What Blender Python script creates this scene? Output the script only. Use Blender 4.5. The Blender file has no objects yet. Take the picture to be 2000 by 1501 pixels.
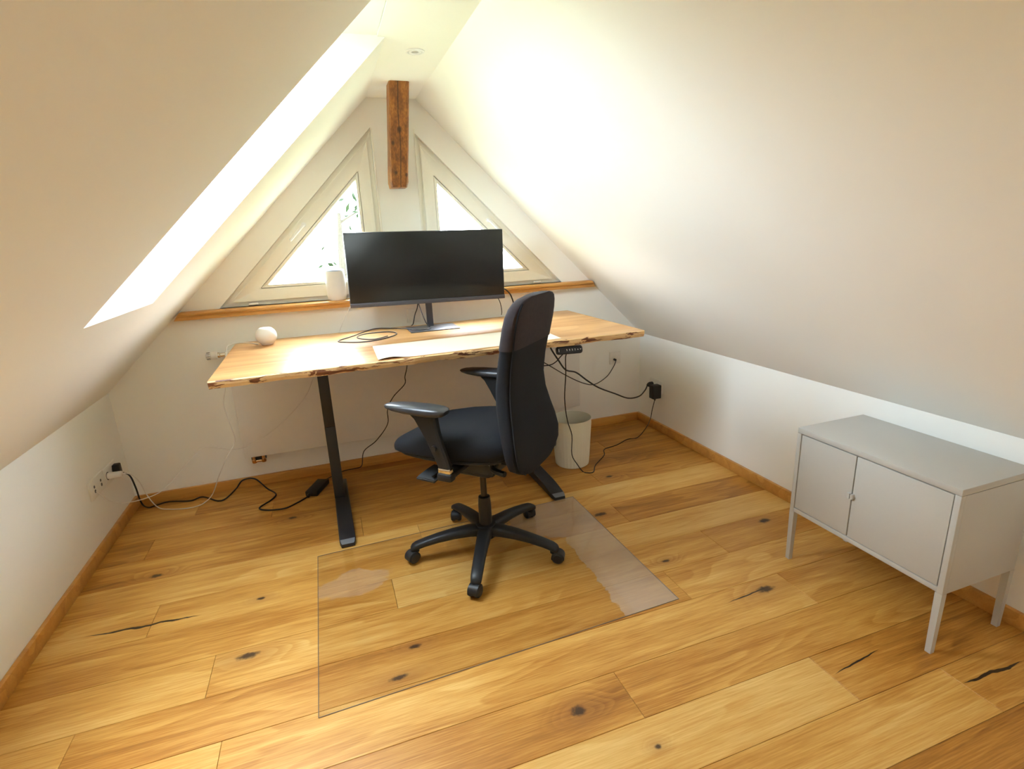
import bpy, bmesh, math, random
from mathutils import Vector, Matrix, noise
random.seed(7)
S = bpy.context.scene
COL = S.collection

# ------------------------------------------------------------------ camera
YAW, PITCH, ROLL = 0.325, -0.2736, -0.0467
cy_, sy_, cp_, sp_ = math.cos(YAW), math.sin(YAW), math.cos(PITCH), math.sin(PITCH)
fw = Vector((sy_*cp_, cy_*cp_, sp_)); rt = Vector((cy_, -sy_, 0)); up = rt.cross(fw)
r2 = rt*math.cos(ROLL) + up*math.sin(ROLL); u2 = -rt*math.sin(ROLL) + up*math.cos(ROLL)
cam_data = bpy.data.cameras.new('camera'); cam = bpy.data.objects.new('camera', cam_data); COL.objects.link(cam)
cam_data.sensor_width = 36; cam_data.lens = 1043/2000*36; cam_data.clip_start = 0.02; cam_data.clip_end = 300
M = Matrix((r2, u2, -fw)).transposed().to_4x4(); M.translation = Vector((1.1645, -3.3116, 1.3835))
cam.matrix_world = M
S.camera = cam

# ------------------------------------------------------------------ sky, sun, exposure
W = bpy.data.worlds.new('sky'); S.world = W; W.use_nodes = True
wt = W.node_tree; bgn = wt.nodes['Background']
skyn = wt.nodes.new('ShaderNodeTexSky'); skyn.sky_type = 'NISHITA'; skyn.sun_disc = False      # hazy bright sky, sun side beyond the gable
skyn.sun_elevation = math.radians(58); skyn.sun_rotation = math.radians(15); skyn.air_density = 1.0; skyn.dust_density = 2.0; skyn.ozone_density = 1.0
hsv = wt.nodes.new('ShaderNodeHueSaturation'); hsv.inputs['Saturation'].default_value = 0.25
wt.links.new(skyn.outputs[0], hsv.inputs['Color']); wb = wt.nodes.new('ShaderNodeMix'); wb.data_type = 'RGBA'; wb.blend_type = 'MULTIPLY'; wb.inputs[0].default_value = 1.0
wb.inputs[7].default_value = (0.89, 1.0, 1.06, 1)      # camera white balance
wt.links.new(hsv.outputs[0], wb.inputs[6]); wt.links.new(wb.outputs[2], bgn.inputs['Color'])
bgn.inputs['Strength'].default_value = 14.8
S.view_settings.view_transform = 'Standard'; S.view_settings.look = 'None'
S.view_settings.gamma = 1; S.view_settings.use_curve_mapping = False
S.view_settings.exposure = -0.06
S.cycles.max_bounces = 8; S.cycles.diffuse_bounces = 7; S.cycles.glossy_bounces = 3
S.cycles.transparent_max_bounces = 12; S.cycles.caustics_reflective = False; S.cycles.caustics_refractive = False
S.cycles.use_denoising = True
S.cycles.sample_clamp_indirect = 10.0
S.cycles.adaptive_threshold = 0.035

def portal(name, loc, direction, sx, sy):
    l = bpy.data.lights.new(name, 'AREA'); l.shape = 'RECTANGLE'; l.size = sx; l.size_y = sy
    l.cycles.is_portal = True
    o = bpy.data.objects.new(name, l); COL.objects.link(o); o.location = loc
    o.rotation_euler = Vector(direction).to_track_quat('-Z', 'Y').to_euler()
    return o

# ------------------------------------------------------------------ room numbers (metres)
XR, HL, HR, XTL, XTR, ZT = 3.277, 0.6626, 0.6574, 1.512, 1.784, 2.14
YR = -5.2                      # rear wall, behind the camera
TH = 0.30                      # roof build-up
SKY0, SKY1 = -1.593, -0.94     # skylight opening along y
SKR0, SKR1 = -4.70, -4.25    # added unseen skylight behind the camera, for fill light
SKYX = 0.543                   # skylight lower edge (x on the slope)
aL = math.atan2(ZT-HL, XTL); aR = math.atan2(ZT-HR, XR-XTR)
def slopeL(x): return HL + math.tan(aL)*x

# ------------------------------------------------------------------ material helpers
def lin(c):
    return tuple(((v/255)/12.92 if v/255 <= 0.04045 else ((v/255+0.055)/1.055)**2.4) for v in c) + (1,)
class NT:
    def __init__(s, name):
        s.m = bpy.data.materials.new(name); s.m.use_nodes = True; s.t = s.m.node_tree
        s.b = s.t.nodes['Principled BSDF']; s.out = s.t.nodes['Material Output']
    def n(s, typ, **kw):
        x = s.t.nodes.new(typ)
        for k, v in kw.items(): setattr(x, k, v)
        return x
    def l(s, a, b): s.t.links.new(a, b)
    def math(s, op, a, b=None, c=None, clamp=False):
        x = s.n('ShaderNodeMath', operation=op); x.use_clamp = clamp
        for i, v in enumerate((a, b, c)):
            if v is None: continue
            if isinstance(v, (int, float)): x.inputs[i].default_value = v
            else: s.l(v, x.inputs[i])
        return x.outputs[0]
    def mrange(s, v, a, b, c, d, smooth=True):
        x = s.n('ShaderNodeMapRange'); x.interpolation_type = 'SMOOTHSTEP' if smooth else 'LINEAR'
        s.l(v, x.inputs[0])
        for i, q in zip((1, 2, 3, 4), (a, b, c, d)): x.inputs[i].default_value = q
        return x.outputs[0]
    def vmul(s, v, k):
        x = s.n('ShaderNodeVectorMath', operation='MULTIPLY'); s.l(v, x.inputs[0]); x.inputs[1].default_value = k; return x.outputs[0]
    def vadd(s, a, b):
        x = s.n('ShaderNodeVectorMath', operation='ADD'); s.l(a, x.inputs[0])
        if isinstance(b, tuple): x.inputs[1].default_value = b
        else: s.l(b, x.inputs[1])
        return x.outputs[0]
    def noise(s, v, scale=1, detail=2, rough=0.5, dist=0):
        x = s.n('ShaderNodeTexNoise'); s.l(v, x.inputs['Vector']); x.inputs['Scale'].default_value = scale
        x.inputs['Detail'].default_value = detail; x.inputs['Roughness'].default_value = rough; x.inputs['Distortion'].default_value = dist
        return x.outputs['Fac']
    def mix(s, f, a, b, typ='MIX'):
        x = s.n('ShaderNodeMix', data_type='RGBA', blend_type=typ)
        if isinstance(f, (int, float)): x.inputs[0].default_value = f
        else: s.l(f, x.inputs[0])
        for i, v in ((6, a), (7, b)):
            if isinstance(v, tuple): x.inputs[i].default_value = v if len(v) == 4 else v+(1,)
            else: s.l(v, x.inputs[i])
        return x.outputs[2]
    def ramp(s, f, stops):
        x = s.n('ShaderNodeValToRGB'); s.l(f, x.inputs[0]); e = x.color_ramp.elements
        while len(e) < len(stops): e.new(0.5)
        for q, (p, c) in zip(e, stops): q.position = p; q.color = c if len(c) == 4 else c+(1,)
        return x.outputs[0]
    def bump(s, h, strength=0.2, dist=0.01):
        x = s.n('ShaderNodeBump'); s.l(h, x.inputs['Height']); x.inputs['Strength'].default_value = strength
        x.inputs['Distance'].default_value = dist; s.l(x.outputs[0], s.b.inputs['Normal'])
    def obj(s): return s.n('ShaderNodeTexCoord').outputs['Object']
    def pos(s): return s.n('ShaderNodeNewGeometry').outputs['Position']

def mat(name, col, rough=0.5, metal=0.0, spec=0.5, var=0.0, vscale=30, bump=0.0, bscale=200, bdist=0.001, coat=0.0):
    q = NT(name); b = q.b
    b.inputs['Roughness'].default_value = rough; b.inputs['Metallic'].default_value = metal
    b.inputs['Specular IOR Level'].default_value = spec; b.inputs['Coat Weight'].default_value = coat
    o = q.obj()
    f = q.noise(o, vscale, 3)
    k = max(var, 0.02)
    q.l(q.mix(f, tuple(c*(1-k) for c in col[:3]), tuple(min(1, c*(1+k)) for c in col[:3])), b.inputs['Base Color'])
    if bump: q.bump(q.noise(o, bscale, 3), bump, bdist)
    return q.m

M_ = {}
def wall_paint():
    q = NT('wall_paint'); b = q.b; b.inputs['Roughness'].default_value = 0.9; b.inputs['Specular IOR Level'].default_value = 0.2
    q.l(q.mix(q.noise(q.pos(), 2.5, 1), (0.89, 0.88, 0.835), (0.91, 0.90, 0.855)), b.inputs['Base Color']); return q.m
M_['wall'] = wall_paint()
M_['frame'] = mat('window_lacquer', (0.86, 0.83, 0.74), 0.4, spec=0.4, var=0.01)
M_['sock'] = mat('socket_plastic', (0.80, 0.78, 0.72), 0.35)
M_['sockdark'] = mat('socket_hole', (0.10, 0.095, 0.09), 0.6)
M_['white'] = mat('white_plastic', (0.80, 0.79, 0.78), 0.4)
M_['mesh_white'] = mat('white_fabric_mesh', (0.80, 0.79, 0.80), 0.85, spec=0.2, bump=0.5, bscale=900, bdist=0.001)
M_['blue'] = mat('pale_blue_glass', (0.45, 0.58, 0.85), 0.2)
M_['black'] = mat('black_plastic', (0.012, 0.012, 0.013), 0.42, var=0.1)
M_['blackcable'] = mat('black_rubber', (0.008, 0.008, 0.008), 0.5)
M_['greycable'] = mat('grey_rubber', (0.06, 0.055, 0.065), 0.5)
M_['whitecable'] = mat('white_rubber', (0.75, 0.72, 0.68), 0.5)
M_['chairplastic'] = mat('chair_plastic', (0.016, 0.017, 0.018), 0.45, spec=0.35, var=0.15, bump=0.1, bscale=500)
M_['pad'] = mat('armrest_rubber', (0.03, 0.032, 0.036), 0.3, var=0.2, bump=0.1, bscale=400)
M_['fabric'] = mat('black_fabric', (0.011, 0.012, 0.015), 0.9, spec=0.25, var=0.3, vscale=300, bump=0.4, bscale=900, bdist=0.001)
M_['fabric2'] = mat('plum_grey_fabric', (0.030, 0.023, 0.026), 0.85, spec=0.3, var=0.25, vscale=60, bump=0.3, bscale=700, bdist=0.001)
M_['chrome'] = mat('chrome', (0.75, 0.74, 0.72), 0.12, 1.0)
M_['steel'] = mat('dark_steel', (0.06, 0.055, 0.05), 0.3, 1.0)
M_['legmetal'] = mat('black_powder_coat', (0.016, 0.016, 0.018), 0.45, var=0.1, bump=0.1, bscale=700)
M_['footcap'] = mat('end_cap_sheen_grey', (0.16, 0.17, 0.19), 0.4)  # lighter grey paints in the shine on the foot's front cap
M_['screen'] = mat('dark_screen', (0.006, 0.006, 0.006), 0.28, spec=0.35)
M_['bezel'] = mat('dark_grey_metal', (0.075, 0.072, 0.085), 0.42, 0.6)
M_['standplate'] = mat('grey_stand_metal', (0.10, 0.10, 0.125), 0.38, 0.5)
M_['cab'] = mat('grey_lacquered_metal', (0.50, 0.485, 0.45), 0.42, spec=0.4, var=0.012, vscale=200)
M_['gapshade'] = mat('cabinet_gap_shade', (0.06, 0.058, 0.055), 0.7)
M_['bin'] = mat('cream_bin_plastic', (0.76, 0.74, 0.62), 0.5)
M_['paper'] = mat('cream_paper', (0.78, 0.71, 0.58), 0.75, spec=0.15, var=0.02)
M_['rad'] = mat('radiator_lacquer', (0.80, 0.78, 0.74), 0.4)
M_['brass'] = mat('brass', (0.55, 0.33, 0.16), 0.25, 1.0)
M_['label'] = mat('paper_label', (0.7, 0.68, 0.62), 0.6)
M_['ink'] = mat('black_ink', (0.02, 0.02, 0.02), 0.6)
M_['led'] = mat('white_print', (0.8, 0.8, 0.8), 0.5)
M_['bark'] = mat('tree_bark', (0.035, 0.028, 0.022), 0.95, spec=0.1, var=0.3)
M_['leaf'] = mat('tree_leaf', (0.009, 0.014, 0.006), 0.8, spec=0.02, var=0.4, vscale=2)
M_['lawn'] = mat('lawn', (0.30, 0.36, 0.20), 0.95, var=0.2, vscale=0.5)
M_['dark'] = mat('under_floor', (0.03, 0.018, 0.01), 0.9)

def schlick(q, f0, k=1.0):
    lw = q.n('ShaderNodeLayerWeight'); lw.inputs[0].default_value = 0.5
    return q.math('ADD', f0, q.math('MULTIPLY', q.math('POWER', lw.outputs['Facing'], 5.0), k*(1-f0)))
def glass_mat(name, tr=(0.98, 0.985, 0.98, 1)):
    q = NT(name); t = q.n('ShaderNodeBsdfTransparent'); g = q.n('ShaderNodeBsdfGlossy')
    g.inputs['Roughness'].default_value = 0.01; t.inputs[0].default_value = tr
    fr = schlick(q, 0.04, 0.9)
    mx = q.n('ShaderNodeMixShader'); q.l(fr, mx.inputs[0]); q.l(t.outputs[0], mx.inputs[1]); q.l(g.outputs[0], mx.inputs[2])
    q.l(mx.outputs[0], q.out.inputs[0]); return q.m
M_['glass'] = glass_mat('window_glass'); M_['dimglass'] = glass_mat('dimmed_skylight_glass', (0.80, 0.81, 0.81, 1))  # skylight panes tinted darker to cut the light they let in

# knots (x, y, radius, stretch) and cracks (x0,y0,x1,y1,half-width) in the oak floor
KNOTS = [(0.295,-0.835,0.016,1.9),(0.755,-1.192,0.010,2.0),(0.742,-1.520,0.018,2.6),(1.230,-1.818,0.012,3.0),(1.718,-2.150,0.022,1.3),
         (2.642,-1.921,0.020,2.2),(2.398,-1.613,0.010,2.2),(2.588,-0.785,0.014,2.0),(1.871,-2.336,0.009,1.4),(2.33,-1.150,0.020,2.0),
         (3.02,-1.52,0.018,2.0),(1.300,-1.700,0.012,2.2),(0.85,-0.53,0.014,2.0)]
CRACKS = [(0.127,-1.178,0.552,-1.209,0.009),(2.843,-2.497,3.116,-2.509,0.008),(2.520,-2.330,2.756,-2.305,0.004),(2.45,-1.930,2.66,-1.915,0.004)]
def floor_wood(KN, CR):
    q = NT('oak_plank'); b = q.b
    o = q.obj(); P = q.pos()
    seed = q.n('ShaderNodeAttribute', attribute_type='OBJECT', attribute_name='seed').outputs['Fac']
    tone = q.n('ShaderNodeAttribute', attribute_type='OBJECT', attribute_name='tone').outputs['Fac']
    cx = q.n('ShaderNodeCombineXYZ'); q.l(seed, cx.inputs[0]); q.l(q.math('MULTIPLY', seed, 3.7), cx.inputs[1]); q.l(seed, cx.inputs[2])
    v = q.vadd(o, cx.outputs[0])
    dark = None; swirl = None
    wob = q.noise(P, 60, 3) if KN else None
    for (x, y, r, e) in KN:
        d = q.vmul(q.vadd(P, (-x, -y, 0)), (1/(r*e), 1/r, 0))
        ln = q.n('ShaderNodeVectorMath', operation='LENGTH'); q.l(d, ln.inputs[0])
        dd = q.math('ADD', ln.outputs['Value'], q.math('MULTIPLY', q.math('SUBTRACT', wob, 0.5), 1.1))
        mk = q.mrange(dd, 0.35, 1.15, 1, 0); sw = q.mrange(ln.outputs['Value'], 0.4, 5.0, 1, 0)
        dark = mk if dark is None else q.math('MAXIMUM', dark, mk)
        swirl = sw if swirl is None else q.math('MAXIMUM', swirl, sw)
    crk = None
    for (x0, y0, x1, y1, h) in CR:
        L = math.hypot(x1-x0, y1-y0); a = math.atan2(y1-y0, x1-x0)
        mp = q.n('ShaderNodeMapping', vector_type='TEXTURE'); mp.inputs['Location'].default_value = ((x0+x1)/2, (y0+y1)/2, 0)
        mp.inputs['Rotation'].default_value = (0, 0, a); mp.inputs['Scale'].default_value = (L/2, h, 1)
        q.l(P, mp.inputs[0])
        sp = q.n('ShaderNodeSeparateXYZ'); q.l(mp.outputs[0], sp.inputs[0])
        wv = q.math('MULTIPLY', q.math('SUBTRACT', q.noise(P, 14, 2), 0.5), 3.0)
        yy = q.math('ABSOLUTE', q.math('ADD', sp.outputs[1], wv)); xx = q.math('ABSOLUTE', sp.outputs[0])
        dd = q.math('ADD', q.math('MULTIPLY', yy, 1.2), q.math('POWER', xx, 2.0))
        mk = q.mrange(dd, 0.8, 1.0, 1, 0)
        crk = mk if crk is None else q.math('MAXIMUM', crk, mk)
    # cathedral grain: contour lines of a stretched noise
    base = q.noise(q.vmul(v, (0.9, 5.5, 1)), 1.0, 2, 0.45, 0.3)
    if KN: base = q.math('ADD', base, q.math('MULTIPLY', swirl, 0.28))
    lines = q.math('FRACT', q.math('MULTIPLY', base, 11.0))
    lines = q.math('MULTIPLY', q.mrange(lines, 0.0, 0.9, 0.0, 1.0), q.mrange(lines, 0.9, 1.0, 1.0, 0.0))
    where = q.mrange(q.noise(q.vmul(v, (1.3, 4, 1)), 1.0, 1), 0.45, 0.65, 0.15, 1.0)
    lines = q.math('MULTIPLY', q.math('SUBTRACT', lines, 0.5), where)
    streak = q.noise(q.vmul(v, (1.1, 26, 1)), 1.0, 3, 0.6)
    fine = q.noise(q.vmul(v, (9, 240, 1)), 1.0, 3, 0.6)
    big = q.noise(q.vmul(v, (1.6, 7, 1)), 1.0, 2)
    f = q.math('ADD', q.math('MULTIPLY', lines, -0.16), q.math('MULTIPLY', q.math('SUBTRACT', streak, 0.5), 0.52))
    f = q.math('ADD', f, q.math('MULTIPLY', q.math('SUBTRACT', fine, 0.5), 0.70))
    f = q.math('ADD', f, q.math('MULTIPLY', q.math('SUBTRACT', big, 0.5), 0.65))
    f = q.math('ADD', f, tone, clamp=True)
    c = q.ramp(f, [(0.0, (0.20, 0.068, 0.009)), (0.35, (0.44, 0.190, 0.030)), (0.60, (0.60, 0.315, 0.070)), (1.0, (0.78, 0.52, 0.185))])
    if KN: c = q.mix(q.math('MULTIPLY', swirl, 0.35), c, (0.30, 0.12, 0.03))
    if KN: c = q.mix(q.math('MULTIPLY', dark, 0.92), c, (0.035, 0.018, 0.010))
    if CR: c = q.mix(q.math('MULTIPLY', crk, 0.95), c, (0.012, 0.008, 0.006))
    q.l(c, b.inputs['Base Color'])
    b.inputs['Specular IOR Level'].default_value = 0.35
    q.l(q.mrange(fine, 0, 1, 0.36, 0.50), b.inputs['Roughness'])
    q.bump(q.math('ADD', fine, q.math('MULTIPLY', lines, 0.4)), 0.12, 0.0006)
    return q.m
M_['oak'] = floor_wood([], [])

def simple_wood(name, c0, c1, c2, rough=0.4, stretch=(1.2, 22, 22), lines=6, axis='x', ring=0.25, spec=0.4):
    q = NT(name); o = q.obj(); b = q.b
    st = stretch if axis == 'x' else (stretch[1], stretch[2], stretch[0])
    lo = (0.8, 5, 5) if axis == 'x' else (9, 9, 0.9)
    n1 = q.noise(q.vmul(o, st), 1, 3, 0.6); n2 = q.noise(q.vmul(o, lo), 1, 2, 0.5, 0.4)
    fr = q.math('FRACT', q.math('MULTIPLY', n2, float(lines)))
    fine = q.noise(q.vmul(o, tuple(k*8 for k in st)), 1, 2)
    f = q.math('ADD', q.math('MULTIPLY', n1, 0.7), q.math('MULTIPLY', fr, ring))
    f = q.math('ADD', f, q.math('MULTIPLY', q.math('SUBTRACT', fine, 0.5), 0.3), clamp=True)
    q.l(q.ramp(f, [(0.1, c0), (0.5, c1), (0.9, c2)]), b.inputs['Base Color'])
    b.inputs['Roughness'].default_value = rough; b.inputs['Specular IOR Level'].default_value = spec
    q.bump(fine, 0.15, 0.0006)
    return q.m
M_['skirt'] = simple_wood('oak_skirting', (0.42, 0.18, 0.036), (0.57, 0.27, 0.060), (0.68, 0.37, 0.10), 0.4)
M_['sill'] = simple_wood('oak_sill', (0.36, 0.16, 0.036), (0.50, 0.245, 0.062), (0.60, 0.33, 0.10), 0.3)
def beam_wood():
    q = NT('old_beam'); b = q.b; o = q.obj()
    n1 = q.noise(q.vmul(o, (28, 28, 1.6)), 1, 4, 0.6, 0.2); n2 = q.noise(q.vmul(o, (9, 9, 2.5)), 1, 3, 0.6, 0.5); fine = q.noise(q.vmul(o, (160, 160, 7)), 1, 2)
    f = q.math('ADD', q.math('MULTIPLY', n1, 0.55), q.math('MULTIPLY', n2, 0.45)); f = q.math('ADD', f, q.math('MULTIPLY', q.math('SUBTRACT', fine, 0.5), 0.35), clamp=True)
    c = q.ramp(f, [(0.25, (0.055, 0.016, 0.004)), (0.45, (0.17, 0.058, 0.010)), (0.60, (0.30, 0.115, 0.020)), (0.80, (0.46, 0.215, 0.055))])
    sp = q.n('ShaderNodeSeparateXYZ'); q.l(o, sp.inputs[0])
    crack = q.math('ABSOLUTE', q.math('SUBTRACT', q.math('ADD', sp.outputs[0], q.math('MULTIPLY', q.math('SUBTRACT', q.noise(q.vmul(o, (1, 1, 5)), 1, 3), 0.5), 0.02)), 1.640))
    c = q.mix(q.mrange(crack, 0.0008, 0.0045, 0.85, 0.0), c, (0.03, 0.009, 0.003))
    for (x, z, r) in ((1.640, 1.935, 0.011), (1.605, 1.875, 0.008), (1.672, 1.725, 0.007), (1.615, 1.735, 0.006)):
        ln = q.n('ShaderNodeVectorMath', operation='LENGTH'); q.l(q.vmul(q.vadd(o, (-x, 0, -z)), (1/r, 0, 0.8/r)), ln.inputs[0])
        c = q.mix(q.mrange(ln.outputs['Value'], 0.5, 1.6, 0.85, 0), c, (0.03, 0.01, 0.003))
    q.l(c, b.inputs['Base Color']); b.inputs['Roughness'].default_value = 0.55; q.bump(n1, 0.4, 0.004); return q.m
M_['beam'] = beam_wood()
def desk_top():
    q = NT('acacia_top'); o = q.obj(); b = q.b
    n1 = q.noise(q.vmul(o, (0.55, 9, 9)), 1, 3, 0.55, 0.2); n2 = q.noise(q.vmul(o, (0.5, 3.2, 3)), 1, 2, 0.5, 0.6)
    fr = q.math('FRACT', q.math('MULTIPLY', n2, 9.0)); fine = q.noise(q.vmul(o, (6, 160, 160)), 1, 2)
    f = q.math('ADD', q.math('MULTIPLY', n1, 0.85), q.math('MULTIPLY', fr, 0.12))
    f = q.math('ADD', f, q.math('MULTIPLY', q.math('SUBTRACT', fine, 0.5), 0.2), clamp=True)
    q.l(q.ramp(f, [(0.20, (0.27, 0.11, 0.035)), (0.42, (0.45, 0.225, 0.08)), (0.60, (0.56, 0.32, 0.13)), (0.85, (0.70, 0.48, 0.23))]), b.inputs['Base Color'])
    b.inputs['Roughness'].default_value = 0.33; b.inputs['Specular IOR Level'].default_value = 0.4
    q.bump(fine, 0.06, 0.0005); return q.m
def desk_edge():
    q = NT('acacia_live_edge'); o = q.obj(); b = q.b
    n = q.noise(q.vmul(o, (8.5, 14, 48)), 1, 5, 0.65, 0.6); n2 = q.noise(q.vmul(o, (14, 30, 60)), 1, 3, 0.6)
    m = q.mrange(n, 0.535, 0.575, 0, 1)
    c = q.mix(n2, (0.60, 0.36, 0.15), (0.82, 0.60, 0.32))
    c = q.mix(m, c, q.ramp(n2, [(0.3, (0.09, 0.025, 0.012)), (0.7, (0.25, 0.085, 0.03))]))
    q.l(c, b.inputs['Base Color']); b.inputs['Roughness'].default_value = 0.5
    q.bump(n, 0.6, 0.004); return q.m
M_['acacia'] = desk_top(); M_['live'] = desk_edge()

M_['edgeshade'] = mat('mat_edge_shade', (0.22, 0.17, 0.13), 0.2, spec=0.6)
def mat_clear():
    q = NT('clear_vinyl'); P = q.pos()
    t = q.n('ShaderNodeBsdfTransparent'); t.inputs[0].default_value = (0.975, 0.965, 0.95, 1)
    g = q.n('ShaderNodeBsdfGlossy'); g.inputs['Roughness'].default_value = 0.09
    nz = q.noise(P, 9, 6, 0.72)
    sp = q.n('ShaderNodeSeparateXYZ'); q.l(P, sp.inputs[0])
    # where the sheet does not cling to the floor gloss is added, and reflected haze painted in as pale diffuse
    edge = q.math('ADD', sp.outputs[0], q.math('MULTIPLY', sp.outputs[1], -0.02))
    e1 = q.mrange(q.math('ADD', edge, q.math('MULTIPLY', nz, 0.10)), 2.145, 2.150, 0, 1)
    d2 = q.vmul(q.vadd(P, (-2.12, 1.06, 0)), (1/0.24, 1/0.20, 0)); L2 = q.n('ShaderNodeVectorMath', operation='LENGTH'); q.l(d2, L2.inputs[0])
    e2 = q.mrange(q.math('ADD', L2.outputs['Value'], q.math('MULTIPLY', nz, 0.8)), 1.36, 1.38, 1, 0)
    d3 = q.vmul(q.vadd(P, (-1.12, 1.24, 0)), (1/0.17, 1/0.11, 0)); L3 = q.n('ShaderNodeVectorMath', operation='LENGTH'); q.l(d3, L3.inputs[0])
    e3 = q.mrange(q.math('ADD', L3.outputs['Value'], q.math('MULTIPLY', nz, 1.2)), 1.36, 1.46, 0.45, 0)
    gap = q.math('MAXIMUM', q.math('MAXIMUM', e1, e2), e3)
    fr = schlick(q, 0.03, 0.8)
    fac = q.math('ADD', q.math('MULTIPLY', fr, 0.9), q.math('MULTIPLY', gap, q.math('MULTIPLY', fr, 0.9)), clamp=True)
    mx = q.n('ShaderNodeMixShader'); q.l(fac, mx.inputs[0]); q.l(t.outputs[0], mx.inputs[1]); q.l(g.outputs[0], mx.inputs[2])
    df = q.n('ShaderNodeBsdfDiffuse'); df.inputs[0].default_value = (0.88, 0.78, 0.64, 1)
    mx2 = q.n('ShaderNodeMixShader'); q.l(q.math('MULTIPLY', gap, 0.16), mx2.inputs[0]); q.l(mx.outputs[0], mx2.inputs[1]); q.l(df.outputs[0], mx2.inputs[2])
    q.l(mx2.outputs[0], q.out.inputs[0]); return q.m
M_['vinyl'] = mat_clear()

# ------------------------------------------------------------------ geometry helpers
def finish(bm, name, m, parent=None, smooth=False, loc=None, ms=None):
    me = bpy.data.meshes.new(name); bmesh.ops.recalc_face_normals(bm, faces=bm.faces); bm.to_mesh(me); bm.free()
    for x in (ms or [m]): me.materials.append(M_[x])
    if smooth:
        for p in me.polygons: p.use_smooth = True
        try: me.set_sharp_from_angle(angle=math.radians(38))
        except Exception: pass
    o = bpy.data.objects.new(name, me); COL.objects.link(o)
    if parent is not None: o.parent = parent
    if loc is not None: o.location = loc
    return o
def box(bm, a, b, bev=0.0, seg=2, mi=0):
    x0, y0, z0 = a; x1, y1, z1 = b
    vs = [bm.verts.new(c) for c in ((x0,y0,z0),(x1,y0,z0),(x1,y1,z0),(x0,y1,z0),(x0,y0,z1),(x1,y0,z1),(x1,y1,z1),(x0,y1,z1))]
    fs = [bm.faces.new([vs[i] for i in f]) for f in ((0,3,2,1),(4,5,6,7),(0,1,5,4),(1,2,6,5),(2,3,7,6),(3,0,4,7))]
    for f in fs: f.material_index = mi
    if bev:
        es = list({e for f in fs for e in f.edges})
        bmesh.ops.bevel(bm, geom=es, offset=bev, segments=seg, affect='EDGES', profile=0.5)
    return vs
def boxo(name, a, b, m, parent=None, bev=0.0, seg=2, smooth=None):
    c = tuple((p+q)/2 for p, q in zip(a, b)); bm = bmesh.new()
    box(bm, tuple(p-k for p, k in zip(a, c)), tuple(p-k for p, k in zip(b, c)), bev, seg)
    return finish(bm, name, m, parent, smooth=bev > 0 if smooth is None else smooth, loc=c)
def prism(bm, poly, vec, mi=0):
    vec = Vector(vec)
    a = [bm.verts.new(p) for p in poly]; b = [bm.verts.new(Vector(p)+vec) for p in poly]; n = len(poly)
    fs = [bm.faces.new(a), bm.faces.new(b[::-1])] + [bm.faces.new((a[i], b[i], b[(i+1) % n], a[(i+1) % n])) for i in range(n)]
    for f in fs: f.material_index = mi
    return fs
def ring_prism(bm, outer, inner, vec):
    vec = Vector(vec); n = len(outer)
    o0 = [bm.verts.new(p) for p in outer]; i0 = [bm.verts.new(p) for p in inner]
    o1 = [bm.verts.new(Vector(p)+vec) for p in outer]; i1 = [bm.verts.new(Vector(p)+vec) for p in inner]
    for i in range(n):
        j = (i+1) % n
        bm.faces.new((o0[i], o0[j], i0[j], i0[i])); bm.faces.new((o1[i], i1[i], i1[j], o1[j]))
        bm.faces.new((o0[i], o1[i], o1[j], o0[j])); bm.faces.new((i0[i], i0[j], i1[j], i1[i]))
def loft(bm, rings, cap=True, closed=False):
    R = [[bm.verts.new(p) for p in r] for r in rings]; n = len(R[0])
    for a, b in zip(R[:-1], R[1:]):
        for i in range(n): bm.faces.new((a[i], a[(i+1) % n], b[(i+1) % n], b[i]))
    if cap: bm.faces.new(R[0][::-1]); bm.faces.new(R[-1])
def lathe(bm, prof, n=32, c=(0, 0, 0), cap=True):
    loft(bm, [[(c[0]+r*math.cos(2*math.pi*i/n), c[1]+r*math.sin(2*math.pi*i/n), c[2]+z) for i in range(n)] for r, z in prof], cap)
def smooth_path(pts, k=6):
    P = [Vector(p) for p in pts]
    if len(P) < 3: return P
    out = []
    for i in range(len(P)-1):
        p0 = P[max(i-1, 0)]; p1 = P[i]; p2 = P[i+1]; p3 = P[min(i+2, len(P)-1)]
        for j in range(k):
            t = j/k
            out.append(0.5*((2*p1)+(p2-p0)*t+(2*p0-5*p1+4*p2-p3)*t*t+(3*p1-p0-3*p2+p3)*t**3))
    out.append(P[-1]); return out
def tube(bm, pts, r, n=8, k=6):
    P = smooth_path(pts, k) if k > 1 else [Vector(p) for p in pts]
    rs = r if isinstance(r, (list, tuple)) else None
    up_ = Vector((0.13, 0.21, 0.97)); rings = []
    prev = None
    for i, p in enumerate(P):
        t = (P[min(i+1, len(P)-1)]-P[max(i-1, 0)]).normalized()
        if prev is None:
            a = t.cross(up_); a = a.normalized() if a.length > 1e-4 else t.orthogonal().normalized()
        else:
            a = (prev - t*prev.dot(t)).normalized()
        prev = a; b = t.cross(a)
        rr = r if rs is None else rs[0]+(rs[1]-rs[0])*i/(len(P)-1)
        rings.append([p+(a*math.cos(2*math.pi*q/n)+b*math.sin(2*math.pi*q/n))*rr for q in range(n)])
    loft(bm, rings)
def cyl(bm, p, q, r, n=16): tube(bm, [p, q], r, n, 1)
def tri_in(tri, d):
    A, B, C = [Vector(p) for p in tri]
    a, b, c = (B-C).length, (C-A).length, (A-B).length
    I = (A*a+B*b+C*c)/(a+b+c); r = (B-A).cross(C-A).length/(a+b+c)
    return [I+(p-I)*((r-d)/r) for p in (A, B, C)]
def empty(name, loc=(0, 0, 0), rz=0):
    o = bpy.data.objects.new(name, None); COL.objects.link(o); o.location = loc; o.rotation_euler[2] = rz
    o.empty_display_size = 0.1; return o
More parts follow.
